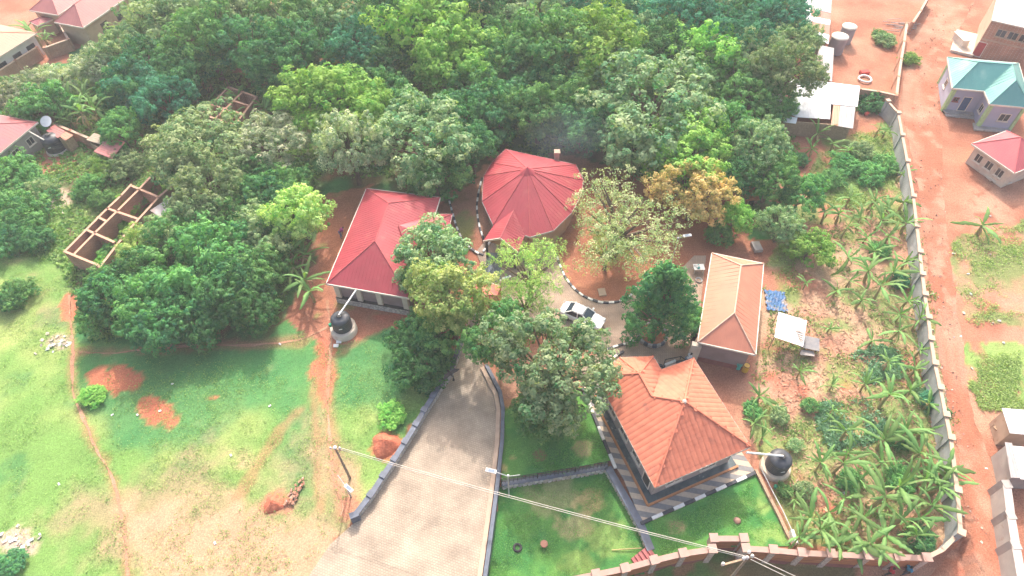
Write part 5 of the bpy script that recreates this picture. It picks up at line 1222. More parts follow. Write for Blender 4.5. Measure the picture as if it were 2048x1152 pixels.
# sand and soil heaps, rubble, litter
def heap(px, py, r, h, m, label, name='soil_heap', seed=0):
    p = G(px, py); n, k = 26, 9; vs = [(0, 0, h)]; fs = []
    for j in range(1, k):
        for i in range(n):
            a = i / n * 6.2832; rr = r * j / (k - 1) * (1 + .14 * math.sin(3 * a + seed) + .06 * math.sin(7 * a + seed * 2)); z = h * (1 - (j / (k - 1)) ** 1.25) * (1 + random.uniform(-.13, .13)) - (.06 if j == k - 1 else 0)
            vs.append((rr * math.cos(a), rr * math.sin(a), z))
    for i in range(n): fs.append((0, 1 + i, 1 + (i + 1) % n))
    for j in range(k - 2):
        for i in range(n): fs.append((1 + j * n + i, 1 + (j + 1) * n + i, 1 + (j + 1) * n + (i + 1) % n, 1 + j * n + (i + 1) % n))
    me = bpy.data.meshes.new(name); me.from_pydata(vs, [], fs); me.polygons.foreach_set('use_smooth', [True] * len(fs)); o = link(name, me, None, m); o.location = p; tag(o, label, 'heap'); return o
M_HEAP = pmat('fresh_red_soil', (.50, .155, .085), (.38, .10, .055), 4, .95, .05, 7)
heap(771, 890, 1.25, .9, M_HEAP, 'cone of fresh red soil beside the stepped drive wall', seed=1); heap(547, 1008, .85, .55, M_HEAP, 'small heap of red soil next to the pile of broken bricks', seed=2)
BR = unit_box('broken_brick', M_BRICKW)
for k in range(34):
    t_ = random.random(); p = G(575 + 30 * t_ + random.uniform(-8, 8), 1010 - 45 * t_ + random.uniform(-7, 7)); o = link('broken_brick', BR); o.location = p + Vector((0, 0, random.uniform(0, .22))); o.scale = (random.uniform(.18, .34), random.uniform(.14, .2), .14); o.rotation_euler = (random.uniform(-.3, .3), random.uniform(-.3, .3), random.uniform(0, 3)); tag(o, 'broken brick in the pile on the open field', 'brick', 'pile of broken bricks')
LIT = [unit_box('litter_white', M_WHITE), unit_box('litter_tan', M_CREAM), unit_box('litter_grey', M_GREYW)]
def litter(cx_, cy_, rx, ry, n, label, group, lo=.12, hi=.45):
    for k in range(n):
        p = G(random.gauss(cx_, rx), random.gauss(cy_, ry)); o = link('rubbish_scrap', LIT[k % 3]); o.location = p; o.scale = (random.uniform(lo, hi), random.uniform(lo, hi), random.uniform(.03, .1)); o.rotation_euler = (random.uniform(-.4, .4), random.uniform(-.4, .4), random.uniform(0, 3)); tag(o, ('white', 'tan', 'grey')[k % 3] + ' ' + label, 'rubbish', group)
litter(115, 683, 16, 12, 24, 'scrap in the rubbish dump beside the field footpath', 'rubbish by the footpath'); litter(38, 1088, 22, 12, 24, 'scrap in the rubbish dump at the weedy field corner', 'rubbish at the field corner')
litter(98, 415, 14, 10, 18, 'rubble piece in the clearing by the woods', 'rubble in the clearing', .2, .6); litter(1945, 760, 60, 220, 30, 'scrap scattered along the dirt road', 'litter along the road', .1, .3)
for (x, y) in ((275, 830), (320, 822), (225, 830), (430, 1086), (540, 812), (462, 911), (118, 968), (345, 768), (560, 688)):
    p = G(x, y); o = link('rubbish_scrap', LIT[0]); o.location = p; o.scale = (.24, .15, .06); o.rotation_euler = (.2, .2, x * .1); tag(o, 'lone white scrap lying on the open field', 'rubbish', 'scraps on the field')
for (x, y) in ((678, 684), (672, 692)):
    p = G(x, y); o = link('paving_scrap', LIT[0]); o.location = p; o.scale = (.5, .35, .1); tag(o, 'white slab piece by the water tank plinth', 'slab', 'slabs by the tank')
# plank piles across the road, white frame and red can in the bare yard
for k, (x, y) in enumerate(((1967, 345), (1976, 350), (1990, 352), (2000, 358), (1996, 330))):
    p = G(x, y); o = MB().box(p + Vector((0, 0, .2 + .05 * k)), (.9, 3.4 - .3 * k, .14), .18).build_at('plank_stack', M_TRIM if k % 2 else M_CREAM, p); tag(o, 'pale stack of planks by the red ribbed roof', 'planks', 'plank stacks')
p = G(1730, 160); wf = thing('plastic_ring', 'white rounded plastic frame lying in the bare yard', 'frame', p); vs = [(math.cos(a) * .75 * (1 + .25 * max(0, -math.cos(a))), math.sin(a) * .85, .2) for a in np.linspace(0, 6.2832, 21)]
MB().tube([Vector(v) + p for v in vs], .13, 8).build('rim', M_WHITE, wf)
p = G(1728, 147); o = MB().box(p + Vector((0, 0, .2)), (1.2, .7, .4), .1).build_at('red_crate', pmat('red_plastic', (.55, .06, .05)), p); tag(o, 'red crate beside the white plastic frame', 'crate')
p = G(1732, 230); o = MB().lathe(p, [(.25, 0), (.3, .4), (.28, .42)], 14).build_at('red_bucket', pmat('red_plastic', (.55, .06, .05)), p); tag(o, 'red bucket by the corner of the tin shack', 'bucket')
for k in range(16):
    a = G(random.uniform(1765, 1815), random.uniform(36, 62), .06 + .02 * k); an = random.uniform(-.4, .3); L = random.uniform(1.5, 3.5); d = Vector((math.cos(an), math.sin(an), 0)) * L
    o = MB().tube([a, a + d], .05, 5).build_at('scrap_pole', M_TING, a); tag(o, 'grey pole in the scrap heap of the bare yard', 'pole', 'scrap poles in the bare yard')
p = G(1512, 497); o = MB().box(p + Vector((0, 0, .25)), (.9, 1.3, .4), .1).build_at('concrete_block', M_GREYW, p); tag(o, 'pale concrete chamber among the shrubs behind the outbuilding', 'chamber')
p = G(1493, 412); hc = thing('cabin', 'small orange cabin with a single-pitch sheet roof between the trees', 'cabin', p)
MB().box(p + Vector((0, 0, .9)), (1.1, 1.6, 1.8), .1).build('wall', M_WALLT, hc); MB().slab([p + Vector((x, y, z)) for x, y, z in ((-.75, -1.05, 1.85), (.75, -1.0, 1.85), (.75, 1.05, 2.1), (-.75, 1.0, 2.1))], .05).build('roof_sheet', pmat('orange_paint', (.55, .20, .10)), hc); MB().box(p + Vector((0, -.82, .8)), (.6, .06, 1.5), .1).build('door', M_DARK, hc)

# ================================================================== VEGETATION
M_BARK = pmat('bark', (.20, .14, .10), (.13, .09, .065), 5, .95)
LEAF = {
    'dark': leaf_mat('leaf_dark', (.02, .13, .062), (.125, .32, .095)), 'mid': leaf_mat('leaf_mid', (.036, .19, .066), (.22, .43, .125)),
    'lime': leaf_mat('leaf_lime', (.09, .31, .05), (.38, .56, .13)), 'yellow': leaf_mat('leaf_yellow', (.18, .38, .09), (.62, .66, .27)),
    'olive': leaf_mat('leaf_olive', (.08, .23, .09), (.43, .50, .26)), 'grey': leaf_mat('leaf_grey', (.07, .23, .10), (.42, .50, .28)),
    'pale': leaf_mat('leaf_pale', (.14, .26, .13), (.66, .65, .48)), 'orange': leaf_mat('leaf_orange', (.26, .24, .08), (.74, .47, .24)),
    'sparse': leaf_mat('leaf_sparse', (.17, .27, .10), (.54, .52, .32)), 'teal': leaf_mat('leaf_teal', (.018, .15, .09), (.09, .33, .18)),
    'banana': leaf_mat('leaf_banana', (.05, .16, .045), (.20, .34, .11), .3), 'weed': leaf_mat('leaf_weed', (.11, .24, .07), (.32, .40, .14)), 'crop': leaf_mat('leaf_crop', (.05, .19, .10), (.28, .44, .28)), 'dead': leaf_mat('leaf_dead', (.28, .17, .09), (.46, .33, .2), .1),
    'turf': leaf_mat('leaf_turf', (.07, .24, .06), (.20, .37, .10)),
}
def leaf_cards(P, Nn, size, tint, aspect=.55, seed=0):
    """quads of given size at points P, facing roughly Nn; each a pointed leaf-like kite"""
    r = np.random.default_rng(seed); n = len(P)
    Nn = Nn / (np.linalg.norm(Nn, axis=1)[:, None] + 1e-9)
    a = r.normal(size=(n, 3)); a -= (a * Nn).sum(1)[:, None] * Nn; a /= np.linalg.norm(a, axis=1)[:, None] + 1e-9
    b = np.cross(Nn, a); s = size[:, None]
    V = np.stack([P - a * s * .5, P + b * s * aspect * .5 - a * s * .05 + Nn * s * .06, P + a * s * .5, P - b * s * aspect * .5 - a * s * .05 + Nn * s * .06], 1).reshape(-1, 3)
    return V, np.arange(4 * n).reshape(n, 4), np.repeat(tint, 4)
def crown_mesh(name, seed, R=4.0, Hh=3.4, clumps=46, per=270, leaf=.34, clump_r=1.15, flat=.0, hollow=.55, cone=False, up=.55, floret=12):
    """foliage of one tree about its crown centre: leaf clumps on limbs through an uneven volume"""
    r = np.random.default_rng(seed); V, Fq, T, off = [], [], [], 0
    ph = r.random(4) * 6.28; C = []
    while len(C) < clumps:
        d = r.normal(size=3); d /= np.linalg.norm(d)
        if d[2] < -.55: continue
        az = math.atan2(d[1], d[0]); k = 1 + .16 * math.sin(2 * az + ph[0]) + .12 * math.sin(3 * az + ph[1]) + .1 * math.sin(5 * az + ph[2]) + r.normal() * .07
        rad = (hollow + (1 - hollow) * r.random() ** .5) * k
        c = np.array((d[0] * R * rad, d[1] * R * rad, d[2] * Hh * rad * (1 - flat * (d[2] > 0) * .5)))
        if cone: c[:2] *= 1.02 - .62 * max(0, c[2] / Hh) - .25 * max(0, -c[2] / Hh)
        if all(np.linalg.norm(c - q) > clump_r * .62 for q in C): C.append(c)
        elif r.random() < .15: C.append(c)
    for c in C:
        cr = clump_r * r.uniform(.65, 1.25); nf = max(4, int(floret * (cr / clump_r) ** 2)); n = max(6, int(per / floret)); ct = r.normal() * .13
        d = r.normal(size=(nf, 3)); d[:, 2] = d[:, 2] * .8 + .3; d /= np.linalg.norm(d, axis=1)[:, None]
        fc = c + d * (cr * (1 - .45 * r.random(nf) ** 2))[:, None] * np.array((1, 1, .85)); fr = cr * r.uniform(.26, .46, nf)      # sprays of leaves on the bough
        fd = r.normal(size=(nf * n, 3)) + np.repeat(d, n, 0) * .55 + np.array((0, 0, .3)); fd /= np.linalg.norm(fd, axis=1)[:, None]
        P = np.repeat(fc, n, 0) + fd * (np.repeat(fr, n) * (1 - .4 * r.random(nf * n) ** 2))[:, None]
        Nn = fd * 1.1 + np.repeat(d, n, 0) * .4 + r.normal(size=(nf * n, 3)) * .38 + np.array((0, 0, up * .4))
        t = np.clip(.45 + ct + np.repeat(r.normal(size=nf) * .2, n) + r.normal(size=nf * n) * .12, 0, 1)
        v, f, tt = leaf_cards(P, Nn, leaf * r.uniform(.7, 1.3, nf * n), t, seed=seed * 999 + off)
        V.append(v); Fq.append(f + off); T.append(tt); off += len(v)
    me = np_mesh(name, np.concatenate(V), np.concatenate(Fq), tint=np.concatenate(T)); return me, C
def limb_mesh(name, C, zc, R, seed, tr=.2):
    r = random.Random(seed); b = MB(); fork = Vector((r.uniform(-.2, .2), r.uniform(-.2, .2), -zc * .45))
    b.tube([(0, 0, -zc - .15), (r.uniform(-.1, .1), r.uniform(-.1, .1), -zc * .7), fork], [tr * 1.35, tr * 1.05, tr * .9], 8)
    for c in sorted(C, key=lambda c: -np.linalg.norm(c))[::4]:
        c = Vector(c); m = fork.lerp(c, .5) + Vector((r.uniform(-.3, .3), r.uniform(-.3, .3), .25)); b.tube([fork, m, c * .96], [tr * .55, tr * .32, tr * .1], 5)
    me = bpy.data.meshes.new(name); me.from_pydata([tuple(v) for v in b.v], [], b.f); me.polygons.foreach_set('use_smooth', [True] * len(b.f)); me.materials.append(M_BARK); return me
VAR = {'round': [], 'broad': [], 'loose': [], 'fine': [], 'cone': [], 'bush': []}
for k in range(3):
    VAR['round'].append(crown_mesh('crown_round', 20 + k, 4, 3.6, 56, 330, .33, 1.15, hollow=.6, floret=13))
    VAR['broad'].append(crown_mesh('crown_broad', 40 + k, 4, 2.6, 66, 300, .25, 1.0, .3, .6, floret=13))
    VAR['fine'].append(crown_mesh('crown_fine', 60 + k, 4, 3.2, 88, 290, .25, .88, .1, .62, floret=11))
for k in range(2):
    VAR['loose'].append(crown_mesh('crown_loose', 80 + k, 4, 3.2, 90, 170, .135, .8, .1, .35, floret=9))
    VAR['bush'].append(crown_mesh('crown_bush', 120 + k, 4, 3.4, 64, 330, .31, 1.15, .1, .6, floret=13))
VAR['cone'].append(crown_mesh('crown_cone', 140, 4, 7.6, 150, 260, .3, .95, 0, .72, cone=True))
NT = 0
def tree(px, py, wpx, kind='mid', form='round', h=None, squash=1.0, label=None, name='tree', group=None, trunk=True, var=None, cat='tree', base=None):
    """tree whose crown centre is seen at (px, py) and is wpx photo pixels wide; h = height of that centre"""
    global NT; NT += 1
    zc = h if h is not None else 4.0
    p = G(px, py, zc); r = wpx * depth_at(p) / FOCAL / 2
    if h is None:
        zc = max(1.0, min(9.0, r * 1.25)); p = G(px, py, zc); r = wpx * depth_at(p) / FOCAL / 2
    if base: p = G(*base); p.z = zc; r = wpx * depth_at(p) / FOCAL / 2
    V_ = VAR[form]; me0, C = V_[(NT if var is None else var) % len(V_)]
    key = me0.name + '|' + kind
    if key not in CACHE:
        m2 = me0.copy(); m2.materials.clear(); m2.materials.append(LEAF[kind]); CACHE[key] = m2
    s = r / 4.35
    t = thing(name, label, cat, (p.x, p.y, 0), group)
    c = link('crown', CACHE[key], t); c.location = (0, 0, zc); c.scale = (s, s, s * squash); c.rotation_euler = (0, 0, random.uniform(0, 6.28))
    if trunk:
        tk = limb_mesh('trunk', C, zc / s / 1.0, 4, NT, .16 + .03 * r / s); o = link('trunk', tk, t); o.location = (0, 0, zc); o.scale = (s, s, s); o.rotation_euler = c.rotation_euler
    return t
CACHE = {}
# ---- trees standing in the compound, one by one
tree(868, 522, 150, 'grey', 'round', 4.6, label='rounded pale-tipped green tree hiding one corner of the long red roof', name='garden_tree')
tree(902, 596, 150, 'yellow', 'round', 6.4, label='yellow-green flowering tree beside the gate canopy', name='garden_tree')
tree(828, 560, 70, 'mid', 'bush', 3.4, label='small dark shrubby tree at the red roof eave corner', name='garden_tree')
tree(828, 672, 92, 'dark', 'bush', 1.6, label='dense dark green bush on the grass below the red house', name='shrub', cat='shrub')
tree(872, 668, 100, 'mid', 'round', 3.0, label='leafy green tree hanging over the head of the drive wall', name='garden_tree')
tree(850, 725, 120, 'dark', 'bush', 1.7, label='dark spreading bush along the grassy side of the drive', name='shrub', cat='shrub')
tree(1062, 540, 150, 'yellow', 'loose', 4.6, 1.25, label='loose yellow-green tree in front of the round hut porch', name='garden_tree')
tree(1052, 600, 105, 'lime', 'loose', 3.0, 1.1, label='light green airy tree beside the slate walk', name='garden_tree')
tree(1000, 668, 132, 'mid', 'fine', 5.4, .95, label='dense dark green tree overhanging the top of the drive', name='garden_tree')
tree(1114, 731, 246, 'grey', 'fine', 6.4, .95, label='big grey-green mango tree with pale shoots over the parked car', name='mango_tree')
tree(1090, 815, 130, 'mid', 'bush', 2.4, label='lower leafy bough of shrubs under the big mango tree', name='shrub', cat='shrub')
ft_ = tree(1329, 590, 128, 'dark', 'cone', 4.4, 1.15, base=(1304, 676), trunk=True, label='tall dense glossy green cone of a tree rising from the stone planter', name='fig_tree')
tree(1376, 640, 66, 'mid', 'bush', 2.6, label='glossy green bushy tree between the tall cone tree and terracotta eave', name='fig_tree')
tree(1235, 450, 250, 'sparse', 'loose', 4.6, .85, label='wide thin-leaved tree shading the bare courtyard island', name='shade_tree', var=0)
tree(1215, 495, 105, 'yellow', 'loose', 3.4, .95, label='small green-gold tree under the wide thin-leaved one', name='shade_tree', var=1)
tree(1390, 382, 152, 'orange', 'fine', 4.2, .9, label='mango tree covered in orange-brown new leaves', name='mango_tree')
tree(1372, 304, 175, 'lime', 'round', 5.0, .7, label='bright lime green tree right behind the orange mango tree', name='lime_tree')
tree(1300, 218, 280, 'grey', 'fine', 5.6, .8, label='huge grey-green tree with pale flower heads behind the courtyard', name='grey_tree')
tree(1265, 300, 110, 'grey', 'fine', 4.0, 1.1, label='lower grey-green tree beside the chimney smoke', name='grey_tree')
tree(845, 283, 215, 'grey', 'fine', 5.4, .85, label='huge grey-green tree towering behind the long red roof', name='grey_tree')
tree(870, 358, 120, 'mid', 'round', 3.2, label='bright green tree filling the gap between the two red roofs', name='garden_tree')
tree(700, 292, 135, 'pale', 'fine', 5.6, 1.25, label='pale silvery tree beside the big grey-green one', name='pale_tree')
tree(668, 208, 185, 'lime', 'round', 6.0, .8, label='broad lime green tree behind the silvery one', name='lime_tree')
tree(400, 290, 215, 'olive', 'broad', 4.6, .75, label='very broad olive tree spreading over the salmon shed', name='olive_tree')
tree(418, 378, 165, 'olive', 'fine', 4.4, .95, label='olive green tree leaning over the roofless brick rooms', name='olive_tree')
tree(545, 285, 140, 'pale', 'fine', 4.6, .8, label='dusty pale tree between the olive and lime trees', name='pale_tree')
tree(600, 430, 115, 'yellow', 'round', 4.2, 1.1, label='yellow-flowered tree at the edge of the red earth yard', name='flowering_tree')
tree(1470, 436, 66, 'lime', 'round', 2.6, label='small fresh green tree behind the outbuilding', name='young_tree')
tree(1438, 470, 52, 'mid', 'bush', 1.2, label='low green bush at the outbuilding gable', name='shrub', cat='shrub')
tree(1620, 497, 88, 'lime', 'round', 1.7, .8, label='rounded lime green bush in the garden soil', name='shrub', cat='shrub')
tree(1562, 448, 84, 'olive', 'fine', 2.6, label='grey-green shrub tree at the garden path', name='shrub', cat='shrub')
tree(1600, 395, 90, 'mid', 'round', 2.6, label='green shrub tree beside the upper garden path', name='shrub', cat='shrub')
tree(1570, 138, 130, 'olive', 'fine', 6.5, label='olive green tree overhanging the grey tin shack', name='olive_tree')
tree(1520, 290, 120, 'grey', 'fine', 5.0, label='grey-green tree next to the patched tin shack', name='grey_tree')
tree(1545, 350, 110, 'mid', 'fine', 4.0, label='fresh green tree below the patched tin shack', name='garden_tree')
# ---- thicket on the slope west of the red house
th = [(285, 500, 80, 'yellow'), (345, 475, 90, 'olive'), (405, 450, 120, 'olive'), (460, 430, 120, 'mid'), (222, 565, 70, 'mid'), (285, 560, 115, 'dark'), (360, 520, 140, 'mid'), (440, 510, 140, 'mid'), (520, 480, 120, 'olive'), (230, 600, 110, 'dark'), (300, 615, 120, 'mid'), (380, 600, 140, 'mid'), (460, 585, 130, 'dark'), (515, 555, 105, 'mid'), (540, 488, 80, 'dark'), (320, 655, 100, 'dark'), (400, 650, 90, 'dark'), (500, 620, 90, 'dark'), (185, 640, 60, 'mid'), (580, 380, 90, 'mid'), (540, 400, 110, 'dark'), (500, 350, 90, 'mid')]
WORD = dict(dark='dark green', mid='mid green', olive='olive', yellow='yellowish', grey='grey-green', teal='blue-green', lime='lime green', pale='pale')
for x, y, w, k in th: tree(x, y, w * 1.08, k, 'bush' if k == 'dark' else 'round', 2.2 + random.random() * .8, 1.0, label=WORD[k] + ' bushy tree in the thicket below the roofless brick house', name='thicket_tree', group='thicket below the brick shell')
# ---- the grove behind
gr = [(350, 36, 165, 'olive', 'broad'), (252, 106, 125, 'olive', 'fine'), (300, 140, 130, 'dark', 'fine'), (415, 82, 150, 'mid', 'fine'), (400, 30, 130, 'olive', 'fine'), (505, 40, 150, 'olive', 'broad'), (485, 92, 120, 'dark', 'fine'), (590, 50, 150, 'mid', 'broad'), (575, 110, 130, 'dark', 'fine'), (650, 90, 120, 'dark', 'fine'), (700, 30, 140, 'grey', 'fine'), (720, 100, 130, 'teal', 'fine'), (780, 40, 130, 'dark', 'fine'), (770, 150, 120, 'dark', 'round'), (870, 85, 190, 'lime', 'round'), (920, 140, 150, 'lime', 'round'), (860, 25, 150, 'teal', 'fine'), (960, 20, 150, 'dark', 'fine'), (955, 185, 130, 'mid', 'fine'), (1000, 110, 130, 'mid', 'fine'), (1085, 45, 150, 'grey', 'fine'), (1100, 110, 150, 'mid', 'round'), (1040, 190, 140, 'dark', 'fine'), (1170, 20, 130, 'teal', 'fine'), (1190, 110, 170, 'lime', 'round'), (1250, 60, 120, 'grey', 'fine'), (1100, 190, 140, 'dark', 'fine'), (1150, 200, 120, 'mid', 'fine'), (1330, 40, 150, 'teal', 'fine'), (1290, 110, 110, 'mid', 'fine'), (1400, 25, 140, 'olive', 'fine'), (1480, 20, 140, 'dark', 'fine'), (1560, 30, 120, 'teal', 'fine'), (1400, 130, 150, 'lime', 'round'), (1470, 80, 130, 'teal', 'fine'), (1500, 125, 130, 'grey', 'fine'), (1480, 190, 130, 'mid', 'fine'), (1545, 200, 90, 'mid', 'fine'), (1330, 95, 110, 'dark', 'fine'), (1000, 232, 110, 'dark', 'round'), (1075, 228, 110, 'mid', 'round'), (1160, 250, 100, 'dark', 'round'), (945, 292, 80, 'dark', 'bush'), (920, 230, 110, 'dark', 'fine'), (780, 205, 110, 'mid', 'round'), (740, 210, 90, 'lime', 'round'), (1590, 75, 80, 'olive', 'fine'),
      (195, 138, 90, 'pale', 'fine'), (110, 168, 80, 'pale', 'fine'), (60, 195, 100, 'pale', 'fine'), (20, 190, 70, 'olive', 'fine'), (90, 215, 90, 'mid', 'round'), (240, 262, 70, 'mid', 'round'), (280, 185, 110, 'teal', 'round'), (255, 195, 80, 'dark', 'round'), (330, 205, 90, 'teal', 'round'), (370, 150, 90, 'dark', 'round'), (545, 150, 80, 'dark', 'fine'), (1180, 265, 90, 'dark', 'round'), (1440, 250, 110, 'mid', 'fine'), (1490, 350, 90, 'dark', 'fine')]
for x, y, w, k, f in gr:
    far = y < 130
    tree(x, y, w * 1.12, k, f, (5.2 if far else 3.9) * random.uniform(.8, 1.2) if x > 300 else 2.6, .95, label=(WORD[k] + (' broad-leaved' if f == 'round' else ' flat-topped' if f == 'broad' else ' fine-leaved' if f == 'fine' else ' shrubby') + ' tree ' + ('deep in the grove behind the round hut' if x > 640 else 'in the woods behind the roofless brick shells')), name='grove_tree', group='trees of the grove')
# ---- scrub on the west edge
for x, y, w, k in [(232, 508, 60, 'mid'), (212, 525, 46, 'lime'), (200, 478, 26, 'lime'), (232, 440, 30, 'mid'), (262, 420, 34, 'lime'), (168, 488, 22, 'mid'), (292, 398, 30, 'mid'), (250, 452, 26, 'lime'), (30, 360, 110, 'mid'), (40, 430, 120, 'mid'), (75, 388, 66, 'olive'), (20, 480, 90, 'dark'), (70, 480, 70, 'dark'), (215, 335, 60, 'lime'), (175, 375, 60, 'mid'), (30, 590, 70, 'mid'), (20, 600, 50, 'dark'), (250, 330, 80, 'olive'), (205, 400, 50, 'mid'), (250, 415, 50, 'lime'), (20, 1125, 60, 'dark'), (185, 790, 50, 'lime'), (290, 380, 40, 'mid'), (785, 828, 56, 'lime'), (1015, 340, 40, 'mid')]:
    tree(x, y, w, k, 'bush', .45 if y > 700 else .7, .42 if y > 700 else .8, label=WORD[k] + ' scrub bush on rough ground away from the grove', name='scrub_bush', group='scrub bushes', trunk=False, cat='shrub')
for x, y, w, k in [(1590, 890, 30, 'olive'), (1560, 830, 40, 'olive'), (1620, 810, 34, 'mid'), (1860, 800, 40, 'teal'), (1690, 330, 60, 'mid'), (1740, 350, 60, 'mid'), (1720, 300, 50, 'olive'), (1770, 330, 50, 'mid'), (1660, 360, 50, 'mid'), (1595, 320, 40, 'dark'), (1700, 960, 50, 'mid'), (1800, 960, 60, 'mid'), (1840, 1080, 60, 'dark'), (1800, 880, 50, 'dark'), (1610, 980, 40, 'olive'), (1570, 980, 30, 'mid'), (1770, 80, 40, 'olive'), (1760, 70, 30, 'mid'), (1818, 118, 36, 'lime'), (1505, 820, 40, 'mid'), (1500, 420, 40, 'mid'), (1740, 205, 60, 'dark'), (1760, 500, 40, 'mid'), (1800, 560, 40, 'teal')]:
    tree(x, y, w, k, 'bush', .5, .7, label=WORD[k] + ' low garden shrub among the banana plants and plots', name='garden_shrub', group='low garden shrubs', trunk=False, cat='shrub')

# ---- banana plants
def banana_leaf(seed, L=2.35, W=.37, dead=False):
    r = random.Random(seed); n = 12; V, Fq = [], []
    droop = r.uniform(.2, 1.0)
    for i in range(n + 1):
        t = i / n; x = L * (t - .12 * droop * t * t); z = .55 * math.sin(t * 1.7) * (1 - .3 * droop) - droop * 1.0 * t ** 2.6
        w = W / 2 * (math.sin(math.pi * min(1, t * .96 + .04)) ** .45) * (1 if t > .08 else .25)
        wl, wr_ = w * r.choice((1, .95, .9, .8, .55)), w * r.choice((1, .95, .9, .8, .55))
        V += [(x, -wl, z - wl * .25), (x, 0, z + .03), (x, wr_, z - wr_ * .25)]
    for i in range(n):
        a = i * 3; Fq += [(a, a + 3, a + 4, a + 1), (a + 1, a + 4, a + 5, a + 2)]
    t = np.clip(np.array([[.45 + r.uniform(-.25, .3), .95, .45 + r.uniform(-.25, .3)] for _ in range(n + 1)]).ravel(), 0, 1)
    me = np_mesh('banana_leaf', np.array(V), np.array(Fq), tint=t, smooth=False); me.materials.append(LEAF['dead' if dead else 'banana']); return me
BL = [banana_leaf(300 + k) for k in range(12)]; BD = [banana_leaf(330 + k, 1.5, .3, True) for k in range(3)]
M_STEM = pmat('banana_stem', (.26, .27, .11), (.34, .24, .12), 3, .8)
def banana_proto(seed, n, hs):
    r = random.Random(seed); t = thing('banana_plant', None, 'banana plant')
    me = MB().tube([(0, 0, -.1), (.03, .02, hs * .5), (0, 0, hs)], [.16, .13, .09], 8); o = link('stem', bpy.data.meshes.new('stem'), t); o.data.from_pydata([tuple(v) for v in me.v], [], me.f); o.data.materials.append(M_STEM)
    for k in range(n):
        l_ = link('leaf', BL[r.randrange(12)], t); f = k / n; l_.location = (0, 0, hs - .15 + .2 * f); s = r.uniform(.6, 1.2)
        l_.scale = (s, s * r.uniform(.85, 1.15), s); l_.rotation_euler = (r.uniform(-.7, .7), -(-.25 + 1.25 * f + r.uniform(-.25, .25)), k * 2.4 + r.uniform(-.9, .9))
    for k in range(r.randrange(1, 4)):
        l_ = link('dead_leaf', BD[k], t); l_.location = (0, 0, hs * .8); l_.rotation_euler = (0, r.uniform(.7, 1.2), r.uniform(0, 6.28)); l_.scale = (.8, .8, .8)
    return t
protos = [banana_proto(10 + k, 7 + k % 3, 1.2 + .22 * (k % 5)) for k in range(10)]
used = [False] * 10; NB = 0
def banana(px, py, s, label, group):
    global NB
    k = NB % 10; NB += 1
    if not used[k]: o = protos[k]; used[k] = True
    else: o = copy_tree(protos[k])
    o.location = G(px, py, 1.5 * s) - Vector((0, 0, 1.5 * s)); o.rotation_euler.z = random.uniform(0, 6.28); v_ = random.uniform(.85, 1.2); o.scale = (s * v_, s * v_, s * random.uniform(.85, 1.15)); o.rotation_euler.x = random.uniform(-.12, .12); o.rotation_euler.y = random.uniform(-.12, .12); tag(o, label, 'banana plant', group)
GB = 'banana plants in the walled garden'
def garden_label(x, y, s):
    w = 'young' if s < .85 else 'tall' if s > 1.1 else 'ragged'
    if y < 330: return w + ' banana plant in the weedy corner below the tin shack'
    if x > 1800: return w + ' banana plant leaning over the grey block wall'
    if y > 1030: return w + ' banana plant in the row behind the brown front wall'
    if x < 1600: return w + ' banana plant beside the tiled house and its water tank'
    if y < 540: return w + ' banana plant in the upper garden between lime bush and block wall'
    if y < 790: return w + ' banana plant on the littered soil beyond the white awning'
    return w + ' banana plant in the dense lower clump beside the blue-green crop'
for x, y, s in [(1640, 262, 1.15), (1668, 285, .9), (1625, 300, .8), (1755, 262, .7), (1700, 305, .8), (1760, 310, .8), (1700, 395, 1.0), (1745, 400, 1.1), (1680, 430, 1.0), (1760, 445, 1.1), (1810, 400, 1.1), (1815, 445, 1.2), (1740, 420, .9), (1690, 460, .9), (1650, 430, .9), (1755, 500, 1.2), (1700, 510, 1.1), (1815, 520, 1.0), (1740, 545, 1.1), (1760, 580, 1.1), (1675, 578, .9), (1815, 600, 1.0), (1800, 630, .7), (1835, 645, .9), (1610, 570, .5), (1660, 655, .6), (1745, 680, .8), (1830, 740, 1.0), (1775, 730, .8), (1600, 745, .7), (1665, 770, .6), (1520, 790, .8), (1510, 850, .9), (1525, 880, .7), (1770, 800, 1.0), (1860, 805, .9), (1700, 905, 1.1), (1770, 880, 1.2), (1810, 870, 1.1), (1680, 930, 1.1), (1870, 925, 1.3), (1895, 945, 1.2), (1850, 960, 1.1), (1790, 985, 1.3), (1760, 1000, 1.2), (1870, 1010, 1.3), (1840, 1030, 1.2), (1690, 1000, 1.0), (1620, 1045, 1.2), (1640, 1060, 1.0), (1710, 1060, 1.2), (1680, 1085, 1.0), (1770, 1070, 1.1), (1820, 1075, 1.1), (1740, 1090, 1.0), (1590, 1000, .7), (1665, 820, .8), (1730, 770, .8), (1760, 930, 1.0), (1830, 910, 1.1), (1720, 955, .9), (1800, 1040, 1.1), (1880, 975, 1.1), (1655, 1020, .9), (1720, 440, .9), (1780, 470, 1.0), (1735, 470, .9), (1785, 545, 1.0), (1720, 600, .9), (1790, 665, .9), (1700, 560, .8), (1840, 700, .9), (1815, 780, .9), (1690, 870, .9), (1640, 930, .9), (1730, 1030, 1.0), (1850, 860, 1.0), (1600, 1070, .9), (1775, 420, 1.0), (1800, 350, .8)]:
    banana(x, y, s * .9, garden_label(x, y, s), GB)
for x, y, s in [(602, 505, 1.3), (588, 532, 1.2), (612, 560, 1.2), (585, 508, 1.1), (622, 585, 1.0)]: banana(x, y, s, 'banana plant at the foot of the thicket beside the red house', 'banana plants by the red house')
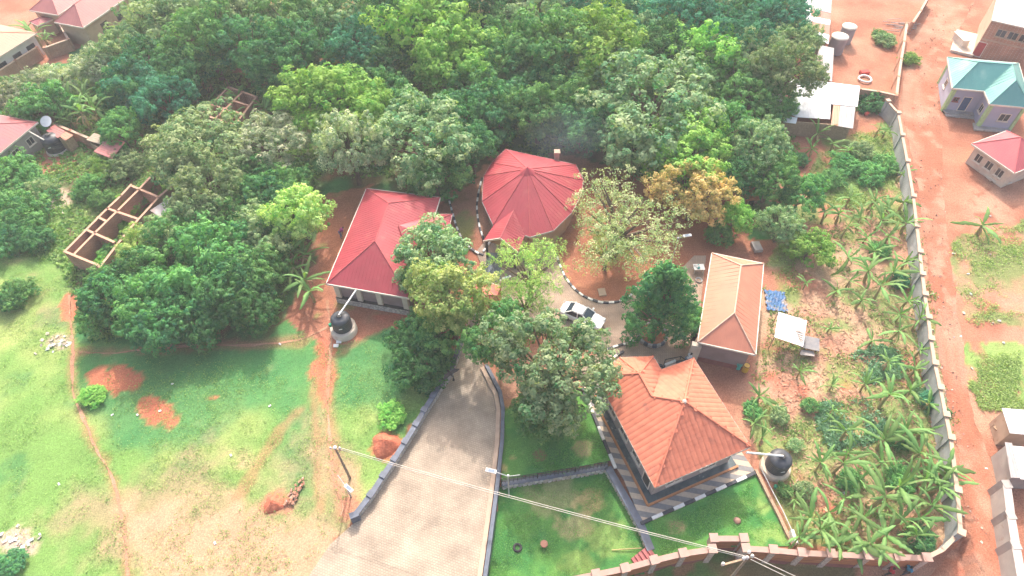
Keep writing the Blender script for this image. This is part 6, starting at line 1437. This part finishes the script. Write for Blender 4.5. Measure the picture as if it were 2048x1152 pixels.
for x, y, s in [(165, 190, 1.5), (185, 210, 1.5), (145, 212, 1.4), (165, 232, 1.4), (200, 228, 1.4), (140, 235, 1.2)]: banana(x, y, s, 'yellow-green banana plant in the scrub above the dirt yard', 'banana plants above the dirt yard')
for x, y, s in [(400, 155, 1.1), (420, 170, 1.1), (452, 160, .8), (480, 200, 1.0), (500, 222, 1.2), (525, 205, 1.4), (548, 190, 1.4), (575, 182, 1.4), (535, 222, 1.2), (415, 195, .9), (345, 130, 1.1), (320, 150, 1.0)]: banana(x, y, s, 'banana plant around the smaller roofless brick shell', 'banana plants by the brick shell')
for x, y, s in [(55, 68, 1.2), (70, 75, 1.3), (85, 72, 1.1)]: banana(x, y, s, 'palm-like banana plant against the pale orange roof', 'banana plants by the orange roof')
banana(1967, 450, 1.0, 'lone banana plant on the bare ground across the dirt road', None)
banana(1772, 262, .7, 'young banana plant beside the block wall corner', None)
# ---- low weeds and grass tufts over the rough ground (past counting)
def tufts(name, label, polys, n, size, tint, z=None, seed=5, kind='weed', dens=None):
    r = np.random.default_rng(seed); pts = []
    for poly, w in polys:
        W2 = [tuple(G(x, y)[:2]) for x, y in poly]; a = np.array(W2); lo, hi = a.min(0), a.max(0); k = int(n * w); q = r.random((k * 3, 2)) * (hi - lo) + lo
        q = q[in_poly(q[:, 0] + 3.2 * (fbm(q[:, 0], q[:, 1], 2.6, 91) - .5), q[:, 1] + 3.2 * (fbm(q[:, 0], q[:, 1], 2.6, 95) - .5), W2)]; d = fbm(q[:, 0], q[:, 1], 2.4, seed); q = q[(d + r.normal(size=len(q)) * .08) > dens][:k]; pts.append(q)
    q = np.concatenate(pts); m = 5; P = np.repeat(q, m, 0) + r.normal(size=(len(q) * m, 2)) * .16
    sz = size * r.uniform(.5, 1.3, len(P)); N = r.normal(size=(len(P), 3)) * .6 + np.array((0, 0, .7))
    t = np.clip(tint + np.repeat(r.normal(size=len(q)) * .2, m) + r.normal(size=len(P)) * .12, 0, 1)
    Z = (heights(P[:, 0], P[:, 1]) if z is None else z) + r.uniform(.03, .22, len(P)) * (1 if z is None else .3)
    v, f, tt = leaf_cards(np.column_stack([P, Z]), N, sz, t, .4, seed)
    o = link(name, np_mesh(name, v, f, tint=tt), None, LEAF[kind]); tag(o, label, 'weeds', kind='stuff'); return o
FIELD = [(0, 480), (130, 540), (150, 690), (560, 650), (640, 690), (760, 660), (860, 690), (700, 1030), (600, 1150), (0, 1150)]
tufts('grass', 'rough grass tufts across the open field', [(FIELD, 1.0)], 7000, .14, .55, seed=5, dens=.5)
tufts('weeds', 'creeping weeds and seedlings in the banana garden', [([(1530, 560), (1640, 300), (1790, 260), (1850, 520), (1890, 830), (1915, 1050), (1840, 1100), (1590, 1080), (1510, 860)], 1.0)], 5500, .26, .5, seed=6, dens=.57)
tufts('scrub', 'rank undergrowth round the brick shells and under the grove', [([(0, 330), (0, 160), (200, 130), (600, 120), (640, 380), (560, 640), (180, 680), (130, 540), (0, 500)], 1.0), ([(640, 30), (1590, 30), (1590, 330), (1500, 400), (1200, 300), (960, 320), (700, 360)], .6)], 16000, .45, .4, seed=7, dens=.4)
tufts('verge_grass', 'tufted yellowing grass across the dirt road', [([(1905, 480), (2048, 440), (2048, 640), (1990, 650), (1925, 630)], .5), ([(1935, 690), (2048, 700), (2048, 820), (1960, 815)], .5), ([(1640, 280), (1780, 260), (1810, 390), (1650, 420)], .4)], 3400, .2, .85, seed=8, dens=.53)
tufts('taro_patch', 'low blue-green leafy crop spreading between the banana plants', [([(1625, 850), (1660, 800), (1740, 790), (1770, 840), (1740, 890), (1650, 900)], .5), ([(1700, 720), (1740, 690), (1800, 700), (1810, 750), (1740, 765)], .5), ([(1840, 780), (1880, 780), (1890, 830), (1850, 830)], .2)], 1900, .40, .5, seed=9, kind='crop', dens=.46)
tufts('lawn_grass', 'short green turf of the sunken lawn', [([(1005, 985), (1210, 945), (1290, 1100), (1190, 1150), (975, 1160)], 1.0)], 3500, .1, .6, z=-.58, seed=12, kind='turf', dens=.48)
tufts('lawn_grass', 'short green turf of the lawns level with the terrace', [([(1015, 835), (1170, 800), (1215, 915), (1012, 950)], .6), ([(1295, 1060), (1505, 965), (1575, 1085), (1490, 1085), (1320, 1110)], .6)], 3500, .1, .6, z=.08, seed=13, kind='turf', dens=.48)
# banana litter: dry leaf pieces on the soil
r = np.random.default_rng(77); W2 = [tuple(G(x, y)[:2]) for x, y in [(1560, 640), (1640, 560), (1860, 620), (1900, 830), (1910, 1050), (1840, 1100), (1600, 1070), (1540, 860)]]; a = np.array(W2); q = r.random((6500, 2)) * (a.max(0) - a.min(0)) + a.min(0); q = q[in_poly(q[:, 0], q[:, 1], W2)]
v, f, tt = leaf_cards(np.column_stack([q, heights(q[:, 0], q[:, 1]) + r.uniform(.02, .1, len(q))]), r.normal(size=(len(q), 3)) * .25 + np.array((0, 0, 1)), r.uniform(.15, .6, len(q)), r.random(len(q)), .22, 3)
tag(link('leaf_litter', np_mesh('leaf_litter', v, f, tint=tt), None, leaf_mat('dry_litter', (.30, .165, .105), (.52, .34, .23), .1)), 'dry leaf litter strewn over the garden soil', 'litter', kind='stuff')

r = np.random.default_rng(88); W2 = [tuple(G(x, y)[:2]) for x, y in [(1850, 0), (1815, 140), (1830, 350), (1860, 580), (1890, 790), (1925, 1000), (1990, 1100), (1975, 900), (1930, 760), (1900, 540), (1885, 300), (1890, 150), (1950, 0)]]; a = np.array(W2); q = r.random((9000, 2)) * (a.max(0) - a.min(0)) + a.min(0); q = q[in_poly(q[:, 0], q[:, 1], W2)]; q = q[fbm(q[:, 0], q[:, 1], 3, 15) > .46]
v, f, tt = leaf_cards(np.column_stack([q, heights(q[:, 0], q[:, 1]) + .06 + r.uniform(0, .05, len(q))]), r.normal(size=(len(q), 3)) * .5 + np.array((0, 0, 1)), r.uniform(.08, .26, len(q)), r.random(len(q)), .8, 4)
tag(link('gravel', np_mesh('gravel', v, f, tint=tt), None, leaf_mat('road_stone', (.26, .12, .08), (.56, .42, .33), 0.0)), 'loose stones and gravel strewn along the dirt road', 'gravel', kind='stuff')

# ================================================================== AIR
def vol_mat(name, col, dens):
    m = bpy.data.materials.new(name); m.use_nodes = True; n = m.node_tree.nodes; n.clear(); o = n.new('ShaderNodeOutputMaterial'); v = n.new('ShaderNodeVolumePrincipled')
    v.inputs['Color'].default_value = rgba(col); v.inputs['Density'].default_value = dens; m.node_tree.links.new(v.outputs[0], o.inputs['Volume']); return m
b = MB(); b.box((0, 70, 27), (640, 480, 62)); hz = b.build('haze', vol_mat('thin_haze', (.95, .97, 1.0), .0007)); tag(hz, kind='stuff')
m = vol_mat('blue_smoke', (.72, .84, 1.0), .05); nt = m.node_tree; vp = [n for n in nt.nodes if n.type == 'PRINCIPLED_VOLUME'][0]
tc = nt.nodes.new('ShaderNodeTexCoord'); nz = nt.nodes.new('ShaderNodeTexNoise'); nz.inputs['Scale'].default_value = 1.6; nz.inputs['Detail'].default_value = 3
gd = nt.nodes.new('ShaderNodeTexGradient'); gd.gradient_type = 'SPHERICAL'; mu = nt.nodes.new('ShaderNodeMath'); mu.operation = 'MULTIPLY'; m2 = nt.nodes.new('ShaderNodeMath'); m2.operation = 'MULTIPLY'; m2.inputs[1].default_value = .04
nt.links.new(tc.outputs['Object'], nz.inputs['Vector']); nt.links.new(tc.outputs['Object'], gd.inputs['Vector']); nt.links.new(nz.outputs['Fac'], mu.inputs[0]); nt.links.new(gd.outputs['Fac'], mu.inputs[1]); nt.links.new(mu.outputs[0], m2.inputs[0]); nt.links.new(m2.outputs[0], vp.inputs['Density'])
b = MB(); b.lathe((0, 0, 0), [(.01, -1), (.5, -.87), (.87, -.5), (1, 0), (.87, .5), (.5, .87), (.01, 1)], 16)
me = bpy.data.meshes.new('smoke'); me.from_pydata([tuple(v) for v in b.v], [], b.f); o = link('smoke', me, None, m); sp = G(1135, 272, 7.0); o.location = sp; o.scale = (6.0, 4.5, 3.2); tag(o, 'thin blue smoke drifting from the chimney', 'smoke', kind='stuff')
